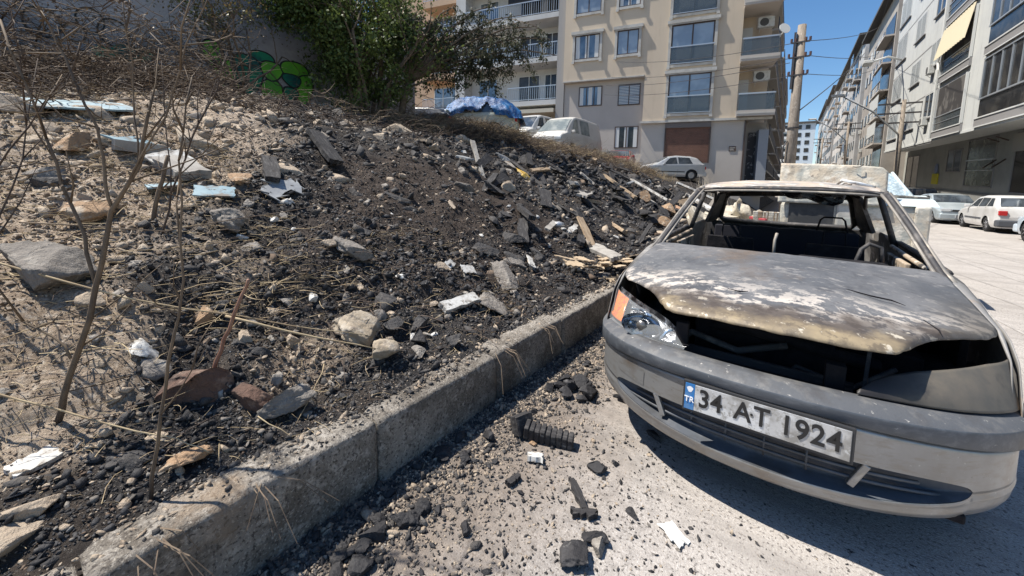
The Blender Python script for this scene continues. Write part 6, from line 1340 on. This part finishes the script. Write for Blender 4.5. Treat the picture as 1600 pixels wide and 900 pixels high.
slab('white_paper', -.25, 1.46, .095, .062, .004, M('paper_white', (.78, .78, .76), [((.6, .6, .58), 9, .5, .6)], rough=.7), 'white scrap of paper alone on the pale road before the car', 'paper', rz=-.6, seed=93, tilt=.12, dz=.006, ragged=.2)
rock('grey_pebble', -.46, 1.235, .032, stone_g, 'smooth grey stone near the bottom edge right of centre', 'pebble', seed=94, flat=.7, el=(.9, 1.3))
rock('charcoal_lump', -.50, 1.15, .050, chark, 'largest black lump at the bottom edge of the photo', 'charcoal', seed=95, flat=.7, el=(1, 1.2))
for i in range(46):
    t = r.random(); y = .62+2.6*r.random(); x = -1.28+abs(r.gauss(0, .36)) if i % 3 else -1.2+r.random()*.9
    if x > -.25 or (x > -.62 and y > 2.0): x = -1.1+.3*r.random()
    rock('charcoal_lump', x, y, r.uniform(.012, .038), chark, *(lambda l: (l, 'charcoal', l))('loose black charcoal lump on the road '+('in the kerb shadow' if x < -1.12 else 'away from the kerb')+(' near the bottom edge' if y < 1.15 else ' beside the ribbed burnt block' if y < 1.95 else ' by the car corner')), seed=300+i, flat=.65, el=(1, r.uniform(.9, 1.6)), rz=r.random()*3, sink=.15)
for i in range(9): rock('charcoal_lump', -1.15+.10*(i % 3)+.04*r.random(), 2.05+.07*(i//3)+.03*r.random(), r.uniform(.035, .06), chark, 'black lump in the tight cluster near the car corner', 'charcoal', 'charcoal cluster near the car corner', seed=350+i, flat=.7, sink=.2)
for i in range(8): rock('charcoal_lump', -1.18+.12*r.random(), .62+.05*i, r.uniform(.03, .055), chark, 'black lump in the heap under the kerb at the bottom edge', 'charcoal', 'charcoal heap under the kerb', seed=370+i, flat=.6, sink=.2)
# charred sticks on the road
for i, (x, y, rz, L_) in enumerate(((-.62, 1.40, 2.4, .16), (-.56, 1.33, .6, .10), (-.88, 1.30, 1.4, .07))):
    slab('charred_stick', x, y, L_, .028, .02, charw, ['long charred stick on the pale road left of the paper scrap', 'short charred stick crossing the long one', 'small charred stick left of the other two'][i], 'stick', rz=rz, seed=97+i, dz=.004, ragged=.4)
# medium stones of the slope, countable ones
gS = {'tan': 'tan stones lying on the dry soil', 'grey': 'grey stones in the burnt slope', 'soot': 'sooty stones in the burnt slope', 'white': 'white chips scattered over the burnt slope'}
rg = np.random.default_rng(42); cnt = {k: 0 for k in gS}; tries = 0
while sum(cnt.values()) < 330 and tries < 9000:
    tries += 1
    rad = 1.6*math.exp(rg.random()*math.log(6)); an = rg.uniform(math.radians(88), math.radians(200)); x = rad*math.cos(an); y = rad*math.sin(an)
    if not (-8 < x < -1.58 and -.4 < y < 9): continue
    b = float(burnt(np.array([x]), np.array([y]))[0])
    k = rg.choice(['soot', 'grey', 'tan', 'white'], p=[.45, .30, .15, .10]) if b > .5 else rg.choice(['soot', 'grey', 'tan', 'white'], p=[.03, .30, .62, .05])
    if cnt[k] > 105: continue
    cnt[k] += 1; s = .0125*rad**.85*math.exp(rg.normal(0, .42)); 
    if k == 'white': s *= .7
    m_ = {'tan': stone_t, 'grey': stone_g, 'soot': stone_b, 'white': whitef}[k]
    lb = {'tan': 'middle-sized tan stone lying on the dry soil of the slope', 'grey': 'middle-sized grey stone lying in the burnt slope', 'soot': 'middle-sized sooty stone lying in the burnt slope', 'white': 'small white chip scattered on the burnt slope'}[k]
    lb = ('larger ' if s > .0125*rad**.85*1.25 else 'smaller ' if s < .0125*rad**.85*.8 else 'middle-sized ')+{'tan': 'tan stone', 'grey': 'grey stone', 'soot': 'sooty black stone', 'white': 'white chip'}[k]+' lying near '+near(x, y)
    V = chunk(IC3, int(rg.integers(1e6)), rg.uniform(.45, .95), 8, .5)*s*np.array([1, rg.uniform(1, 1.8), 1]); o = npmesh('slope_stone' if k != 'white' else 'white_chip', V, IF3, m_); o.location = (x, y, gz(x, y)+s*.15); o.rotation_euler = slope_rot(x, y, rg.uniform(0, 6)); tag(o, lb, 'stone' if k != 'white' else 'chip', lb+'')
# ---- uncountable gravel and cinders
def scatter(name, X, Y, Z, S_, mats, seed, flat=.65, fmi=None):
    r = np.random.default_rng(seed); n = len(X); tv = [chunk(IC2 if False else IC1, 900+i, 1., 5, .8)*np.array([1, 1, r.choice([1, 1, .45])]) for i in range(14)]
    kind = r.integers(0, 14, n); T = np.array(tv)[kind]                       # n,12verts,3
    a = r.uniform(0, 2*PI, n); b = r.normal(0, .7, n); sc = np.stack([S_*r.uniform(.7, 1.7, n), S_*r.uniform(.6, 1.2, n), S_*flat*r.uniform(.5, 1.5, n)], -1)
    T = T*sc[:, None]; ca, sa_ = np.cos(a)[:, None], np.sin(a)[:, None]; cb, sb = np.cos(b)[:, None], np.sin(b)[:, None]
    x = T[..., 0]*cb+T[..., 2]*sb; z = -T[..., 0]*sb+T[..., 2]*cb; y = T[..., 1]; x, y = x*ca-y*sa_, x*sa_+y*ca
    V = np.stack([x+X[:, None], y+Y[:, None], z+Z[:, None]], -1).reshape(-1, 3); nv = len(IC1)
    F = (IF1[None]+(np.arange(n)*nv)[:, None, None]).reshape(-1, 3)
    tag(npmesh(name, V, F, mats), kind='stuff')
def polar(n, r0, r1, a0, a1, seed):
    r = np.random.default_rng(seed); R = r0*np.exp(r.random(n)*math.log(r1/r0)); an = np.radians(r.uniform(a0, a1, n)); return R*np.cos(an), R*np.sin(an), R, r
for nm, n, m_, sd, want in (('cinders', 82000, chark, 1, 'b'), ('black_rubble', 16000, stone_b, 2, 'b'), ('grey_gravel', 13000, stone_g, 3, 'x'), ('tan_gravel', 42000, stone_t, 4, 't'), ('brown_crumbs', 16000, M('brown_crumb', (.11, .075, .052), [((.17, .125, .09), 9, .45, .6)], rough=.9), 6, 'x'), ('pale_crumbs', 9000, concf, 5, 'x')):
    X, Y, R, r = polar(n, 1.5, 18, 88, 200, sd)
    ok = (X < -1.50) & (X > -9) & (Y > -.8); X, Y, R = X[ok], Y[ok], R[ok]; B = burnt(X, Y); u = r.random(len(X)); CL = sstep(-.30, .35, fbm(X*1.7, Y*1.7, 4, 60+sd))*.85+.15; CL = CL*(1-.75*sstep(1.5, .7, np.hypot((X+3.5)/1.0, (Y-3.4)/1.4)))
    ok = {'b': B > u*.9+.1, 't': (1-B)*.9+.07 > u, 'x': u < .75}[want]
    ok &= ~(np.hypot(X+2.30, Y-.0) < .36); ok &= (r.random(len(X)) < CL) | (want == 't')
    X, Y, R = X[ok], Y[ok], R[ok]; Sz = .0030*R**.9*np.exp(r.normal(0, .62, len(X)))*{'cinders': 1.05, 'black_rubble': 1.5, 'grey_gravel': 1.05, 'tan_gravel': 1.15, 'brown_crumbs': .85, 'pale_crumbs': .62}[nm]; Sz = np.minimum(Sz, .013*R)
    scatter(nm, X, Y, hfine(X, Y)+Sz*.15, Sz, m_, sd+30)
for nm, n, m_, sd, want, sz in (('fine_cinders', 52000, chark, 41, 'b', .0017), ('fine_soil_crumbs', 26000, bpy.data.materials['brown_crumb'], 42, 'x', .0016), ('fine_pale_crumbs', 20000, stone_t, 43, 'x', .0013), ('fine_grey_crumbs', 9000, stone_g, 44, 'x', .0016)):
    X, Y, R, r = polar(n, 1.5, 5.2, 88, 196, sd); ok = (X < -1.49) & (Y > -.6); X, Y, R = X[ok], Y[ok], R[ok]; B = burnt(X, Y); ok = (B > r.random(len(X))*.9+.05) if want == 'b' else (r.random(len(X)) < (1.05-.65*B)); X, Y, R = X[ok], Y[ok], R[ok]
    Sz = sz*R**.9*np.exp(r.normal(0, .4, len(X))); scatter(nm, X, Y, hfine(X, Y)+Sz*.3, Sz, m_, sd)
# road grit
r = np.random.default_rng(77)
for nm, n, m_, sx, smax, sc in (('road_cinders', 9000, chark, .55, 0, .0040), ('road_ash_crumbs', 9000, stone_b, .24, 0, .0050), ('road_grit', 12000, stone_t, .30, 0, .0038), ('road_gravel', 3500, stone_g, .42, 0, .0040)):
    X = -1.33+np.abs(r.normal(0, sx, n))*r.choice([1, 1, 2.2], n); Y = .3+r.random(n)**1.2*5.5
    ok = (X < 1.2) & ~((X > -.80) & (Y > 1.95)) & ~((X > -.3) & (Y > 1.72)); X, Y = X[ok], Y[ok]
    Sz = sc*np.exp(r.normal(0, .5, len(X))); Sz *= np.where(X < -1.0, 1.25, .9); scatter(nm, X, Y, Sz*.2, Sz, m_, int(n))
# debris on the kerb top
X = -1.36-r.random(2600)**.55*.17; Y = -.7+r.random(2600)*5.0; kk = fbm(Y*3, X*9, 3, 5) > -.18+(X+1.36)*-.0; X, Y = X[kk], Y[kk]
scatter('kerb_top_grit', X, Y, np.full(len(X), .287), .0048*np.exp(r.normal(0, .5, len(X))), stone_b, 8)
X = -1.40-r.random(900)*.12; Y = -.7+r.random(900)*5.0; scatter('kerb_top_crumbs', X, Y, np.full(len(X), .287), .0055*np.exp(r.normal(0, .5, len(X))), stone_t, 9)
